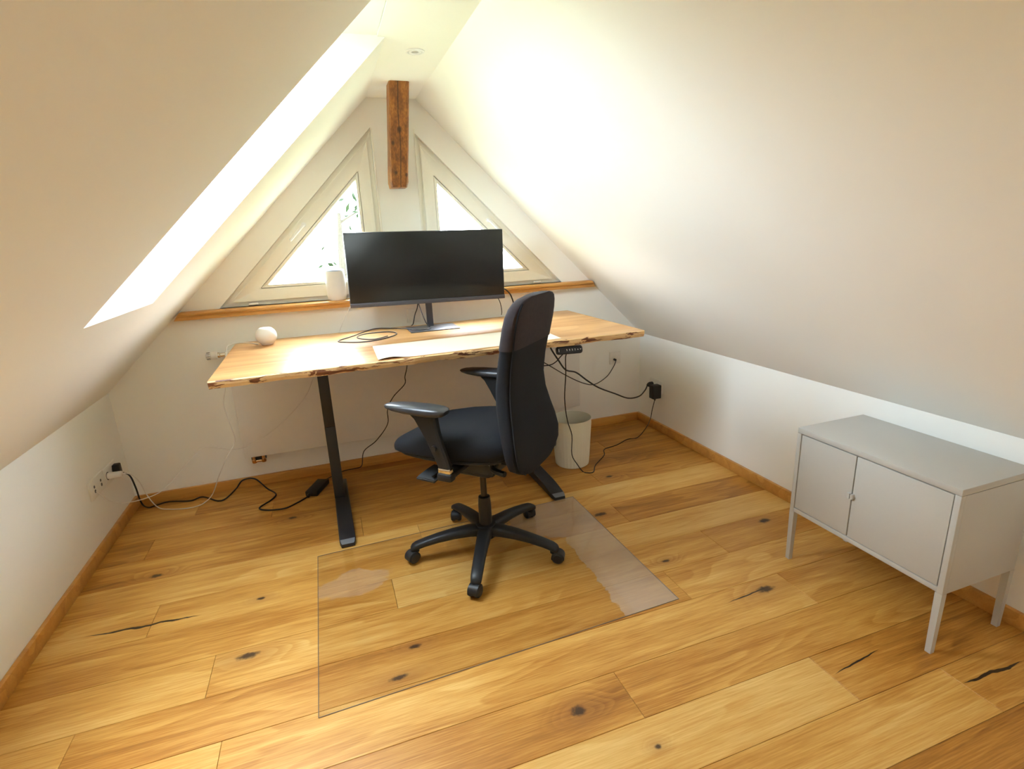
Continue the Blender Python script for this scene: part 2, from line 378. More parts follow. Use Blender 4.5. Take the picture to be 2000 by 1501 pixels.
def tag(o, label, cat, group=None):
    o['label'] = label; o['category'] = cat
    if group: o['group'] = group
    return o
def struct(o, label=None):
    o['kind'] = 'structure'
    if label: o['label'] = label
    return o

# ================================================================== THE ROOM
# floor: dark base with oak planks laid along x
fl = struct(boxo('floor', (-0.3, YR-0.2, -0.08), (XR+0.3, 0.3, -0.0125), 'dark'), 'rustic oak plank floor')
rows = [0.0, -0.085, -0.28, -0.475, -0.67, -0.868, -1.073, -1.272, -1.472, -1.668, -1.86, -2.06, -2.245, -2.43, -2.605, -2.80, -2.995, -3.19,
        -3.385, -3.58, -3.775, -3.97, -4.165, -4.36, -4.555, -4.75, -4.945, -5.2]
joints = {0: [1.9], 1: [0.343, 2.55], 2: [0.742, 2.78], 3: [0.204, 2.0], 4: [1.187, 2.503], 5: [1.45], 6: [0.367, 2.43], 7: [1.272], 8: [0.633, 2.686],
          9: [0.284, 2.345], 10: [0.71, 2.76], 11: [1.888], 12: [2.511], 13: [0.55, 2.846], 14: [1.9]}
tones = {0: (.42, .45), 1: (.50, .46, .36), 2: (.52, .46, .34), 3: (.36, .46, .36), 4: (.48, .50, .44), 5: (.60, .64), 6: (.60, .55, .40), 7: (.50, .72),
         8: (.62, .58, .50), 9: (.60, .50, .56), 10: (.58, .58, .50), 11: (.46, .50), 12: (.72, .42), 13: (.58, .60, .52), 14: (.56, .38)}
for k in range(len(rows)-1):
    js = joints.get(k, [0.4+random.random()*2.4]); xs = [0.0]+js+[XR]
    for i in range(len(xs)-1):
        tn = tones.get(k, None); tn = tn[i] if tn else 0.45+0.2*random.random()
        g = 0.0006
        o = boxo('plank', (xs[i]+g, rows[k+1]+g, -0.012), (xs[i+1]-g, rows[k]-g, 0.0), 'oak', None, 0.0009, 1, False)
        inside = lambda x, y, e=0.0: xs[i]-e < x < xs[i+1]+e and rows[k+1]-e*0.3 < y < rows[k]+e*0.3
        kn = [q for q in KNOTS if inside(q[0], q[1], 0.05)]; cr = [q for q in CRACKS if inside(q[0], q[1]) or inside(q[2], q[3])]
        if kn or cr: o.data.materials[0] = floor_wood(kn, cr)
        o.parent = fl; o.matrix_parent_inverse = fl.matrix_basis.inverted()
        o['tone'] = 0.5 + (tn-0.5)*1.25 - 0.05; o['seed'] = random.random()*20

# knee walls
bm = bmesh.new(); prism(bm, [(0, YR, 0), (0, 0.3, 0), (0, 0.3, HL), (0, YR, HL)], (-0.2, 0, 0)); struct(finish(bm, 'wall_left', 'wall'))
bm = bmesh.new(); prism(bm, [(XR, YR, 0), (XR, 0.3, 0), (XR, 0.3, HR), (XR, YR, HR)], (0.2, 0, 0)); struct(finish(bm, 'wall_right', 'wall'))
# right slope, one slab
nR = Vector((math.sin(aR), 0, math.cos(aR))); dR = Vector((-math.cos(aR), 0, math.sin(aR)))
bm = bmesh.new(); prism(bm, [(XR, YR, HR), (XR, 0.3, HR), (XTR, 0.3, ZT), (XTR, YR, ZT)], nR*TH); struct(finish(bm, 'wall_right_slope', 'wall'), 'white sloping roof plane on the right')
# left slope in strips round the skylight opening
nL = Vector((-math.sin(aL), 0, math.cos(aL))); dL = Vector((math.cos(aL), 0, math.sin(aL)))
SKB = Vector((SKYX, 0, slopeL(SKYX)))
bm = bmesh.new()
def strip(x0, x1, y0, y1):
    prism(bm, [(x0, y0, slopeL(x0)), (x0, y1, slopeL(x0)), (x1, y1, slopeL(x1)), (x1, y0, slopeL(x1))], nL*TH)
strip(0, XTL, SKY1, 0.3); strip(0, XTL, SKR1, SKY0); strip(0, XTL, YR, SKR0)
# below the opening the lining is vertical
for ya, yb in ((SKY0, SKY1), (SKR0, SKR1)):
    prism(bm, [(0, ya, HL), (SKYX, ya, slopeL(SKYX)), (SKYX, ya, slopeL(SKYX)+TH/math.cos(aL)), (nL.x*TH, ya, HL+nL.z*TH)], (0, yb-ya, 0))
struct(finish(bm, 'wall_left_slope', 'wall'), 'white sloping roof plane with the skylight')
# flat ceiling strip, running on into the skylight as its level head lining
bm = bmesh.new()
for ya, yb in ((SKY1, 0.3), (SKR1, SKY0), (YR, SKR0)): box(bm, (XTL, ya, ZT), (XTR, yb, ZT+0.3))
for ya, yb in ((SKY0, SKY1), (SKR0, SKR1)): box(bm, (1.482, ya, ZT), (XTR, yb, ZT+0.3))
struct(finish(bm, 'ceiling', 'wall'))
xe = XTL - TH/math.sin(aL)
for nm, ya, yb in (('trim_1', SKY0, SKY1), ('trim_4', SKR0, SKR1)):
    bm = bmesh.new(); box(bm, (xe-0.02, ya-0.001, ZT+0.004), (1.4785, yb+0.001, ZT+0.30)); struct(finish(bm, nm, 'wall'), 'white skylight head lining')
# gable wall with two triangular openings
TL = [Vector((0.605, 0, 1.062)), Vector((1.52, 0, 1.062)), Vector((1.52, 0, 1.992))]
TR = [Vector((2.665, 0, 1.062)), Vector((1.765, 0, 1.062)), Vector((1.765, 0, 1.964))]
bm = bmesh.new(); D = (0, 0.3, 0)
prism(bm, [(-0.2, 0, 0), (XR+0.2, 0, 0), (XR+0.2, 0, 1.062), (-0.2, 0, 1.062)], D)
prism(bm, [(1.52, 0, 1.062), (1.765, 0, 1.062), (1.765, 0, 2.40), (1.52, 0, 2.40)], D)
prism(bm, [(-0.2, 0, 1.062), TL[0], TL[2], (1.52, 0, 2.40), (1.1, 0, 2.40)], D)
prism(bm, [TR[0], (XR+0.2, 0, 1.062), (2.2, 0, 2.40), (1.765, 0, 2.40), TR[2]], D)
struct(finish(bm, 'wall_back', 'wall'), 'white gable wall with two triangular windows')
struct(boxo('wall_rear', (-0.2, YR-0.2, 0), (XR+0.2, YR, 2.6), 'wall'))
# baseboards
BH, BT = 0.058, 0.018
struct(boxo('baseboard_left', (0, YR, 0), (BT, 0, BH), 'skirt', None, 0.002)); struct(boxo('baseboard_right', (XR-BT, YR, 0), (XR, 0, BH), 'skirt', None, 0.002))
struct(boxo('baseboard_back', (BT, -BT, 0), (XR-BT, 0, BH), 'skirt', None, 0.002))
# window sill with a rounded nose
bm = bmesh.new()
x0, x1, zs = 0.385, 2.895, 1.062
prof = [(0.05, zs), (-0.050, zs), (-0.058, zs-0.004), (-0.061, zs-0.012), (-0.058, zs-0.020), (-0.050, zs-0.024), (-0.046, zs-0.034), (-0.046, zs-0.043), (0.05, zs-0.043)]
loft(bm, [[(x0+0.01*(zs-z)*0 + (0.035*(z-zs+0.043)/0.043), y, z) for y, z in prof], [(x1-(0.035*(z-zs+0.043)/0.043), y, z) for y, z in prof]])
struct(finish(bm, 'window_sill', 'sill', smooth=True), 'golden oak window sill under the triangular windows')

# triangular windows
def tri_window(name, T, label, sgn):
    w = struct(empty(name, tuple((T[0]+T[1]+T[2])/3)), label)
    c = w.location
    def ring(nm, d0, d1, y0, y1, m, bevel=0.003, par=w):
        bm = bmesh.new(); o = [p+Vector((0, y0, 0))-c for p in tri_in(T, d0)]; i = [p+Vector((0, y0, 0))-c for p in tri_in(T, d1)]
        ring_prism(bm, o, i, (0, y1-y0, 0)); bmesh.ops.recalc_face_normals(bm, faces=bm.faces)
        bmesh.ops.bevel(bm, geom=list(bm.edges), offset=bevel, segments=2, affect='EDGES')
        ob = finish(bm, nm, m, None, smooth=True); ob.parent = par; return ob
    ring('window_frame', 0.0, 0.040, 0.028, 0.12, 'frame')
    sash = ring('sash', 0.024, 0.092, 0.012, 0.085, 'frame', 0.004)
    ring('glazing_bead', 0.0945, 0.110, 0.020, 0.09, 'frame', 0.002)
    ring('sash_core', 0.090, 0.112, 0.055, 0.09, 'frame', 0.001)
    bm = bmesh.new(); prism(bm, [p+Vector((0, 0.065, 0))-c for p in tri_in(T, 0.108)], (0, 0.008, 0)); g = finish(bm, 'pane', 'glass'); g.parent = w
    # handle on the sloping sash rail
    A = tri_in(T, 0.055); a, b = A[0], A[2]; d = (b-a).normalized(); mid = a+(b-a)*0.50+Vector((0, 0.012, 0))-c
    bm = bmesh.new(); cyl(bm, mid, mid+Vector((0, -0.010, 0)), 0.013, 16); cyl(bm, mid, mid+Vector((0, -0.032, 0)), 0.008, 12)
    tube(bm, [mid+Vector((0, -0.032, 0)), mid+Vector((0, -0.034, 0))-d*0.03, mid+Vector((0, -0.032, 0))-d*0.115], 0.0075, 10)
    h = finish(bm, 'handle', 'white', smooth=True); h.parent = w
    # hinge at the bottom rail
    hb = T[0]+Vector((sgn*0.150, 0.008, 0.012))-c; bm = bmesh.new(); cyl(bm, hb, hb+Vector((sgn*0.05, 0, 0)), 0.007, 12)
    cyl(bm, hb+Vector((sgn*0.012, 0, 0)), hb+Vector((sgn*0.014, 0, 0)), 0.0085, 12); cyl(bm, hb+Vector((sgn*0.036, 0, 0)), hb+Vector((sgn*0.038, 0, 0)), 0.0085, 12)
    h = finish(bm, 'hinge', 'white', smooth=True); h.parent = w
tri_window('window_1', TL, 'triangular casement window left of the wooden post', 1)
tri_window('window_2', TR, 'triangular casement window right of the wooden post', -1)
# slim plaster casing strip beside the left window's upright
for nm, x in (('trim_2', 1.522), ('trim_3', 1.757)):
    struct(boxo(nm, (x, -0.006, 1.075), (x+0.006, 0.0, 1.985), 'frame'))

# skylights in the left slope
def skylight(name, ya, yb, label):
    sk = struct(empty(name, SKB + Vector((0, (ya+yb)/2, 0)) + nL*(TH-0.03)), label)
    s0 = (TH-0.05)*math.tan(aL); s1 = (XTL-SKYX)/math.cos(aL) - (TH-0.05)/math.tan(aL)
    def skp(s, y, off): return SKB + dL*s + nL*off + Vector((0, y, 0)) - sk.location
    def sk_ring(nm, i0, i1, o0, o1, m):
        bm = bmesh.new(); a, b = s0, s1
        o = [skp(a+i0, ya+i0, o0), skp(b-i0, ya+i0, o0), skp(b-i0, yb-i0, o0), skp(a+i0, yb-i0, o0)]
        i = [skp(a+i1, ya+i1, o0), skp(b-i1, ya+i1, o0), skp(b-i1, yb-i1, o0), skp(a+i1, yb-i1, o0)]
        ring_prism(bm, o, i, nL*(o1-o0)); ob = finish(bm, nm, m); ob.parent = sk
    sk_ring('window_frame', 0.0, 0.03, TH-0.07, TH+0.02, 'frame'); sk_ring('sash', 0.025, 0.06, TH-0.05, TH+0.03, 'frame')
    bm = bmesh.new(); prism(bm, [skp(s0+0.055, ya+0.055, TH), skp(s1-0.055, ya+0.055, TH), skp(s1-0.055, yb-0.055, TH), skp(s0+0.055, yb-0.055, TH)], nL*0.01)
    finish(bm, 'pane', 'dimglass').parent = sk
    p = portal('daylight_portal', (0, 0, 0), (0, 0, -1), s1-s0, yb-ya)
    p.matrix_world = Matrix.Translation(SKB+dL*((s0+s1)/2)+nL*(TH+0.04)+Vector((0, (ya+yb)/2, 0))) @ Matrix((dL, Vector((0, 1, 0)), dL.cross(Vector((0, 1, 0))))).transposed().to_4x4()
skylight('window_3', SKY0, SKY1, 'roof skylight in the left slope')
skylight('fill_skylight', SKR0, SKR1, 'added unseen roof skylight behind the camera, for fill light')
for nm, x0, x1 in (('daylight_portal_left', 0.60, 1.52), ('daylight_portal_right', 1.765, 2.67)):
    portal(nm, ((x0+x1)/2, 0.16, 1.53), (0, -1, 0), x1-x0, 0.94)

# old timber post hanging in front of the gable
bm = bmesh.new(); bz0 = 1.664
rings = []
for i in range(19):
    z = bz0 + (ZT-bz0)*i/18; t = i/18; k = 0.006*max(0, 1-(z-bz0)/0.02)
    bx0, bx1 = 1.580+0.016*t, 1.681+0.016*t; by0 = -0.130-0.222*t; by1 = by0+0.105; r = []
    for (x, y) in ((bx0, by0), (bx1, by0), (bx1, by1), (bx0, by1)):
        cx_, cy2 = (bx0+bx1)/2, (by0+by1)/2; sx = 1 if x > cx_ else -1; sy = 1 if y > cy2 else -1
        w = 0.003*noise.noise(Vector((sx*3, sy*3, z*7)))
        x_, y_ = x-sx*k+w, y-sy*k*0.5+w; c = 0.008+0.003*noise.noise(Vector((sx*5, sy*5, z*12)))
        if sx*sy > 0: r += [(x_, y_-sy*c, z), (x_-sx*c, y_, z)]
        else: r += [(x_-sx*c, y_, z), (x_, y_-sy*c, z)]
    rings.append(r)
loft(bm, rings)
tag(finish(bm, 'wooden_post', 'beam', smooth=True), 'short dark brown timber strut slanting from the ceiling between the windows', 'post')
# ceiling spotlight
sp = tag(empty('ceiling_spotlight', (1.651, -0.797, ZT)), 'small round white spotlight recessed in the ceiling', 'spotlight')
bm = bmesh.new(); lathe(bm, [(0.040, 0.0), (0.040, -0.003), (0.036, -0.005), (0.030, -0.004), (0.029, -0.001)], 40, cap=False); finish(bm, 'ring', 'white', sp, True)
bm = bmesh.new(); lathe(bm, [(0.0275, -0.0005), (0.0275, -0.004), (0.022, -0.006), (0.015, -0.004), (0.014, -0.0015)], 40, cap=False); finish(bm, 'swivel_ring', 'white', sp, True)
bm = bmesh.new(); lathe(bm, [(0.014, -0.001), (0.013, -0.003), (0.004, -0.004)], 24); finish(bm, 'lamp', 'chrome', sp, True)

# ================================================================== RADIATOR
rad = tag(empty('radiator', (1.67, -0.06, 0.21)), 'flat white panel radiator on the gable wall under the desk', 'radiator'); rl = rad.location
def lo(o, root):  # parent a world-placed mesh to an unrotated empty
    o.parent = root; o.location = Vector(o.location)-root.location; return o
lo(boxo('panel', (0.605, -0.105, 0.212), (2.74, -0.088, 0.835), 'rad', None, 0.006), rad)
lo(boxo('core', (0.62, -0.088, 0.225), (2.725, -0.02, 0.825), 'rad', None, 0.003), rad)
lo(boxo('top_grille', (0.607, -0.087, 0.826), (2.738, -0.02, 0.834), 'rad', None, 0.002), rad)
bm = bmesh.new(); vx = 0.512
def xr(r, x): return [(x, -0.075+r*math.cos(2*math.pi*i/20), 0.820+r*math.sin(2*math.pi*i/20)) for i in range(20)]
loft(bm, [xr(r, x) for r, x in ((0.014, vx-0.004), (0.018, vx), (0.0185, vx+0.02), (0.022, vx+0.024), (0.022, vx+0.052), (0.019, vx+0.055))])
tv = finish(bm, 'thermostat_head', 'white', smooth=True); lo(tv, rad)
bm = bmesh.new()
for i in range(10):
    a = 2*math.pi*i/10; y, z = -0.075+0.0187*math.cos(a), 0.820+0.0187*math.sin(a)
    cyl(bm, (vx+0.001, y, z), (vx+0.018, y, z), 0.0016, 6)
q = finish(bm, 'thermostat_grip', 'sockdark'); q.parent = tv
bm = bmesh.new(); loft(bm, [xr(r, x) for r, x in ((0.016, vx+0.055), (0.016, vx+0.066), (0.012, vx+0.068), (0.012, vx+0.10))]); lo(finish(bm, 'valve_neck', 'chrome', smooth=True), rad)
bm = bmesh.new(); box(bm, (0.635, -0.085, 0.186), (0.715, -0.055, 0.212), 0.003); lo(finish(bm, 'valve_block', 'black', smooth=True), rad)
for x in (0.650, 0.700):
    bm = bmesh.new(); lathe(bm, [(0.012, 0), (0.014, 0.006), (0.014, 0.018), (0.010, 0.022), (0.010, 0.040)], 12, (x, -0.088, 0.172)); lo(finish(bm, 'pipe_nut', 'brass', smooth=True), rad)
bm = bmesh.new(); cyl(bm, (0.652, -0.09, 0.182), (0.70, -0.09, 0.182), 0.008, 10); lo(finish(bm, 'valve_bridge', 'brass', smooth=True), rad)

# ================================================================== DESK
DX, DY, DW, DD, DA, DZ = 1.676, -0.5316, 2.0, 0.91, 0.0137, 0.881
desk = tag(empty('standing_desk', (DX, DY, 0), DA), 'height-adjustable desk with a live-edge wooden top and black metal legs', 'desk')
bm = bmesh.new(); N = 120; T = 0.033; prev = None; cols = []
for i in range(N+1):
    x = -DW/2 + DW*i/N
    wf = 0.007*noise.noise(Vector((x*3.1, 1.7, 0))) + 0.004*noise.noise(Vector((x*13, 5, 0)))
    wb = 0.006*noise.noise(Vector((x*3.3, 9.7, 0)))
    jag = 0.006*max(0, noise.noise(Vector((x*22, 3, 0)))) + 0.005*noise.noise(Vector((x*6, 8, 0)))
    yf, yb = -DD/2+wf, DD/2+wb
    cols.append([(x, yf+0.004, DZ), (x, yf, DZ-0.004), (x, yf+0.002+jag*0.8, DZ-0.018), (x, yf+0.008+jag, DZ-T+jag*0.7), (x, yb-0.008, DZ-T), (x, yb, DZ-0.006), (x, yb-0.004, DZ)])
V = [[bm.verts.new(p) for p in c] for c in cols]
for a, b in zip(V[:-1], V[1:]):
    for k in range(7):
        f = bm.faces.new((a[k], b[k], b[(k+1) % 7], a[(k+1) % 7])); f.material_index = 1 if k in (0, 1, 2, 4, 5) else 0
bm.faces.new(V[0]).material_index = 0; bm.faces.new(V[-1][::-1]).material_index = 0
top = finish(bm, 'tabletop', None, desk, ms=['acacia', 'live'])
top['label'] = 'live-edge wooden top with dark bark marks along its front'
for sx, cx in ((-1, 1.107), (1, 2.204)):
    lx = cx-DX
    bm = bmesh.new(); box(bm, (lx-0.037, 0.03, 0.045), (lx+0.017, 0.10, 0.46), 0.003); finish(bm, 'lower_column', 'legmetal', desk, True)
    bm = bmesh.new(); box(bm, (lx-0.0365, 0.031, 0.46), (lx+0.0165, 0.099, DZ-T-0.03), 0.003); finish(bm, 'upper_column', 'legmetal', desk, True)
    bm = bmesh.new(); box(bm, (lx-0.04, -0.26, DZ-T-0.03), (lx+0.04, 0.32, DZ-T), 0.003); finish(bm, 'top_bracket', 'legmetal', desk, True)
    bm = bmesh.new()
    sec = [(-0.405, 0.004, 0.018), (-0.375, 0.004, 0.028), (-0.25, 0.004, 0.046), (0.0, 0.004, 0.056), (0.13, 0.004, 0.056), (0.33, 0.004, 0.028), (0.35, 0.004, 0.018)]
    rr = []
    for y, zb, zt in sec:
        hw = 0.037 if abs(y) < 0.39 else 0.030
        rr.append([(lx-hw, y, zb), (lx+hw, y, zb), (lx+hw, y, zt-0.004), (lx+hw-0.005, y, zt), (lx-hw+0.005, y, zt), (lx-hw, y, zt-0.004)])
    loft(bm, rr); finish(bm, 'foot', 'legmetal', desk, True)
    bm = bmesh.new(); prism(bm, [(lx-0.034, -0.376, 0.0285), (lx+0.034, -0.376, 0.0285), (lx+0.031, -0.398, 0.0225), (lx+0.026, -0.4055, 0.0195), (lx-0.026, -0.4055, 0.0195), (lx-0.031, -0.398, 0.0225)], (0, 0, 0.0012)); finish(bm, 'foot_cap', 'footcap', desk)
    for y in (-0.36, 0.30):
        bm = bmesh.new(); lathe(bm, [(0.014, 0), (0.014, 0.006)], 16, (lx, y, 0)); finish(bm, 'foot_glide', 'black', desk)
bm = bmesh.new(); box(bm, (1.107-DX, 0.04, DZ-T-0.028), (2.204-DX, 0.09, DZ-T-0.002), 0.003); finish(bm, 'cross_rail', 'legmetal', desk, True)
# hand control under the front edge
bm = bmesh.new()
n_ = 20; r_ = []
for (dy, e) in ((0.0, 0.004), (0.004, 0.0), (0.020, 0.0), (0.024, 0.004)):
    ring = []
    for cx, cz, a0 in ((0.056, 0.006, 0), (-0.056, 0.006, 90), (-0.056, -0.006, 180), (0.056, -0.006, 270)):
        for j in range(6):
            a = math.radians(a0+90*j/5); ring.append((cx+(0.014-e)*math.cos(a), dy, cz+(0.014-e)*math.sin(a)))
    r_.append(ring)
loft(bm, r_); ctrl = finish(bm, 'hand_control', 'black', desk, True, loc=(2.262-DX, -0.437, 0.823)); ctrl.rotation_euler = (-0.25, 0.04, 0)
for i in range(6):
    bm = bmesh.new()
    if i < 4:
        x = -0.018+i*0.015; box(bm, (x-0.0012, -0.0008, -0.005), (x+0.0012, 0.0, 0.003)); box(bm, (x-0.003, -0.0008, 0.003), (x+0.001, 0.0, 0.0045))
    else:
        x = -0.018+i*0.015; s = 1 if i == 4 else -1
        prism(bm, [(x-0.004, -0.0008, -0.002*s), (x+0.004, -0.0008, -0.002*s), (x, -0.0008, 0.003*s)], (0, 0.0008, 0))
    finish(bm, 'button_mark', 'led').parent = ctrl
bm = bmesh.new(); box(bm, (-0.062, -0.0008, -0.007), (-0.060, 0, 0.007)); finish(bm, 'button_mark', 'led').parent = ctrl

# paper / desk pad
bm = bmesh.new(); nx, ny = 40, 16; G = []
for i in range(nx+1):
    row = []
    for j in range(ny+1):
        u, v = i/nx, j/ny
        x = 1.345+0.885*u+0.006*v; y = -0.972+0.030*u*(1-v)+0.35*v+0.02*u*v
        lift = 0.010*math.exp(-((u-0.06)/0.06)**2-((v-0.0)/0.10)**2)
        row.append((x, y, DZ+0.0012+lift))
    G.append(row)
Vt = [[bm.verts.new(p) for p in r] for r in G]; Vb = [[bm.verts.new((p[0], p[1], p[2]-0.0011)) for p in r] for r in G]
for i in range(nx):
    for j in range(ny):
        bm.faces.new((Vt[i][j], Vt[i+1][j], Vt[i+1][j+1], Vt[i][j+1])); bm.faces.new((Vb[i][j], Vb[i][j+1], Vb[i+1][j+1], Vb[i+1][j]))
for i in range(nx):
    bm.faces.new((Vt[i][0], Vb[i][0], Vb[i+1][0], Vt[i+1][0])); bm.faces.new((Vt[i][ny], Vt[i+1][ny], Vb[i+1][ny], Vb[i][ny]))
for j in range(ny):
    bm.faces.new((Vt[0][j], Vt[0][j+1], Vb[0][j+1], Vb[0][j])); bm.faces.new((Vt[nx][j], Vb[nx][j], Vb[nx][j+1], Vt[nx][j+1]))
tag(finish(bm, 'desk_pad', 'paper', smooth=True), 'large cream sheet lying on the desk in front of the monitor', 'desk pad')

# ================================================================== MONITOR
mo = tag(empty('monitor', (1.725, -0.25, DZ)), 'ultrawide black monitor on a slim stand on the desk', 'monitor')
def mp(bm, name, m, par=mo, sm=True): return finish(bm, name, m, par, sm)
MX, MY, MZ = 0.0, -0.05, 0.348   # panel centre
panel = empty('panel_pivot'); COL.objects.unlink(panel); bpy.data.objects.remove(panel)
RO = Matrix.Rotation(0.018, 4, 'Y')
def tilt(o): o.matrix_basis = Matrix.Translation((MX, MY, MZ)) @ RO; return o
bm = bmesh.new(); box(bm, (-0.438, 0.002, -0.195), (0.438, 0.028, 0.195), 0.004); hs = tilt(mp(bm, 'housing', 'bezel'))
bm = bmesh.new(); box(bm, (-0.435, -0.001, -0.174), (0.435, 0.004, 0.193), 0.001); tilt(mp(bm, 'screen', 'screen'))
bm = bmesh.new(); box(bm, (-0.438, -0.003, -0.197), (0.438, 0.006, -0.1745), 0.001); tilt(mp(bm, 'chin_bar', 'bezel'))
bm = bmesh.new(); box(bm, (-0.15, 0.028, -0.13), (0.15, 0.05, 0.13), 0.01); tilt(mp(bm, 'rear_bulge', 'bezel'))
bm = bmesh.new(); box(bm, (-0.018, 0.045, 0.004), (0.018, 0.066, 0.30), 0.003); mp(bm, 'pole', 'bezel')
bm = bmesh.new(); box(bm, (-0.02, -0.01, 0.24), (0.02, 0.06, 0.33), 0.004); mp(bm, 'mount', 'bezel')
bm = bmesh.new(); box(bm, (-0.140, -0.105, 0.0), (0.140, 0.095, 0.006), 0.002); mp(bm, 'base_plate', 'standplate')

# ================================================================== SPEAKERS
s1_ = tag(empty('smart_speaker', (0.842, -0.250, DZ)), 'round white ball-shaped smart speaker on the left of the desk', 'speaker')
bm = bmesh.new(); R_ = 0.0525; pr = [(0.026, 0.0), (0.030, 0.003)]
for i in range(1, 14):
    t = math.radians(-62+ (62+55)*i/13); pr.append((R_*math.cos(t), 0.048+R_*math.sin(t)*0.94))
lathe(bm, pr, 40); finish(bm, 'body', 'mesh_white', s1_, True)
bm = bmesh.new(); lathe(bm, [(0.030, pr[-1][1]-0.001), (0.0295, pr[-1][1]+0.001), (0.001, pr[-1][1]+0.0012)], 32); finish(bm, 'touch_plate', 'white', s1_, True)
s2_ = tag(empty('smart_speaker', (1.229, -0.002, 1.062)), 'white cylindrical smart speaker standing on the window sill', 'speaker')
bm = bmesh.new(); lathe(bm, [(0.045, 0), (0.050, 0.006), (0.0545, 0.03), (0.056, 0.08), (0.0565, 0.13), (0.056, 0.158), (0.054, 0.165)], 40); finish(bm, 'body', 'mesh_white', s2_, True)
bm = bmesh.new(); lathe(bm, [(0.054, 0.165), (0.052, 0.171), (0.047, 0.174), (0.044, 0.172)], 40, cap=False); finish(bm, 'light_ring', 'blue', s2_, True)
bm = bmesh.new(); lathe(bm, [(0.046, 0.164), (0.045, 0.1715), (0.001, 0.1715)], 40); finish(bm, 'top_plate', 'white', s2_, True)

# ================================================================== OFFICE CHAIR  (local +y faces the desk's left end)
ch = tag(empty('office_chair', (1.715, -1.215, 0.004), math.radians(45)), 'black fabric swivel office chair with tall back and armrests on the clear mat', 'chair')
def cp(bm, name, m, sm=True): return finish(bm, name, m, ch, sm)
def back_ring(z, hw, yb, th, n=28, grow=0.0):
    pts = []
    for i in range(n):
        a = 2*math.pi*i/n; c, s = math.cos(a), math.sin(a)
        ex = 0.45 if s < 0 else 0.75
        x = math.copysign(abs(c)**(0.42), c)*(hw+grow)
        y = math.copysign(abs(s)**ex, s)
        pts.append((x, yb+th/2+y*(th/2+grow)+0.012*(1-(x/max(hw, 0.01))**2)*(1 if s > 0 else 0.15), z))
    return pts
BK = [(0.462, 0.07, -0.285, 0.03), (0.468, 0.12, -0.289, 0.045), (0.485, 0.170, -0.291, 0.060), (0.515, 0.218, -0.291, 0.068), (0.56, 0.233, -0.287, 0.072), (0.62, 0.226, -0.276, 0.076), (0.68, 0.208, -0.263, 0.080),
      (0.75, 0.190, -0.250, 0.082), (0.82, 0.180, -0.246, 0.080), (0.90, 0.182, -0.255, 0.076), (0.98, 0.189, -0.270, 0.072), (1.05, 0.194, -0.284, 0.068), (1.09, 0.190, -0.292, 0.066), (1.12, 0.178, -0.298, 0.060), (1.14, 0.160, -0.302, 0.052), (1.152, 0.135, -0.304, 0.044), (1.158, 0.09, -0.305, 0.030)]
bm = bmesh.new(); loft(bm, [back_ring(*b) for b in BK]); o = cp(bm, 'backrest', 'fabric')
bm = bmesh.new(); up_b = [(0.972, 0.1885, -0.2685, 0.0725)]+[b for b in BK if b[0] > 0.975]; rg = [back_ring(*b, grow=0.0035) for b in up_b]; rg[-1] = [(x, y, z+0.003) for x, y, z in rg[-1]]
loft(bm, rg); cp(bm, 'backrest_cover', 'fabric2')['label'] = 'plum-grey upper cover of the backrest'
for s in (-1,):
    bm = bmesh.new(); tube(bm, [(s*b[1]*0.955, b[2]+0.0045, b[0]) for b in BK[2:-2]], 0.0032, 6, 3); cp(bm, 'piping', 'fabric')
# seat
ST = [(-0.235, 0.155, 0.560, 0.605), (-0.225, 0.200, 0.545, 0.622), (-0.19, 0.228, 0.535, 0.632), (-0.12, 0.240, 0.527, 0.634), (-0.03, 0.246, 0.520, 0.628), (0.06, 0.248, 0.518, 0.618), (0.14, 0.246, 0.518, 0.606), (0.21, 0.240, 0.518, 0.590), (0.26, 0.232, 0.519, 0.580), (0.29, 0.220, 0.521, 0.571), (0.305, 0.203, 0.525, 0.562), (0.313, 0.180, 0.531, 0.553)]
def seat_ring(y, hw, zb, zt, n=32):
    p = []
    for i in range(n):
        a = 2*math.pi*i/n; c, s = math.cos(a), math.sin(a)
        x = math.copysign(abs(c)**0.45, c)*hw
        k = abs(x/hw); sad = 0.014*k*k*(1-k**6) if s > 0 else 0
        zc = zb+(zt-zb)*0.38
        z = zc + (s**0.6 if s > 0 else 0)*(zt-zc) + sad if s > 0 else zc - (abs(s)**0.5)*(zc-zb)
        p.append((x, y, z))
    return p
bm = bmesh.new(); loft(bm, [seat_ring(*s) for s in ST]); cp(bm, 'seat', 'fabric')
bm = bmesh.new(); loft(bm, [seat_ring(s[0]*0.93, s[1]*0.93, s[2]-0.012, s[2]+0.014) for s in ST]); cp(bm, 'seat_shell', 'chairplastic')
# mechanism under the seat
bm = bmesh.new()
loft(bm, [[(-w, y0, z), (w, y0, z), (w, y1, z), (-w, y1, z)] for w, y0, y1, z in ((0.045, -0.05, 0.06, 0.376), (0.080, -0.095, 0.13, 0.402), (0.095, -0.125, 0.18, 0.455), (0.095, -0.14, 0.19, 0.512))])
bmesh.ops.bevel(bm, geom=list(bm.edges), offset=0.008, segments=2, affect='EDGES'); cp(bm, 'mechanism', 'chairplastic')
bm = bmesh.new(); box(bm, (-0.06, -0.262, 0.455), (0.06, -0.09, 0.495), 0.012); cp(bm, 'back_bracket', 'chairplastic')
bm = bmesh.new(); tube(bm, [(-0.09, -0.10, 0.47), (-0.15, -0.14, 0.475), (-0.17, -0.20, 0.475)], 0.012, 8); cp(bm, 'adjuster', 'chairplastic')
bm = bmesh.new(); tube(bm, [(0.10, -0.12, 0.47), (0.18, -0.16, 0.475), (0.20, -0.27, 0.475)], 0.012, 8); cp(bm, 'adjuster', 'chairplastic')
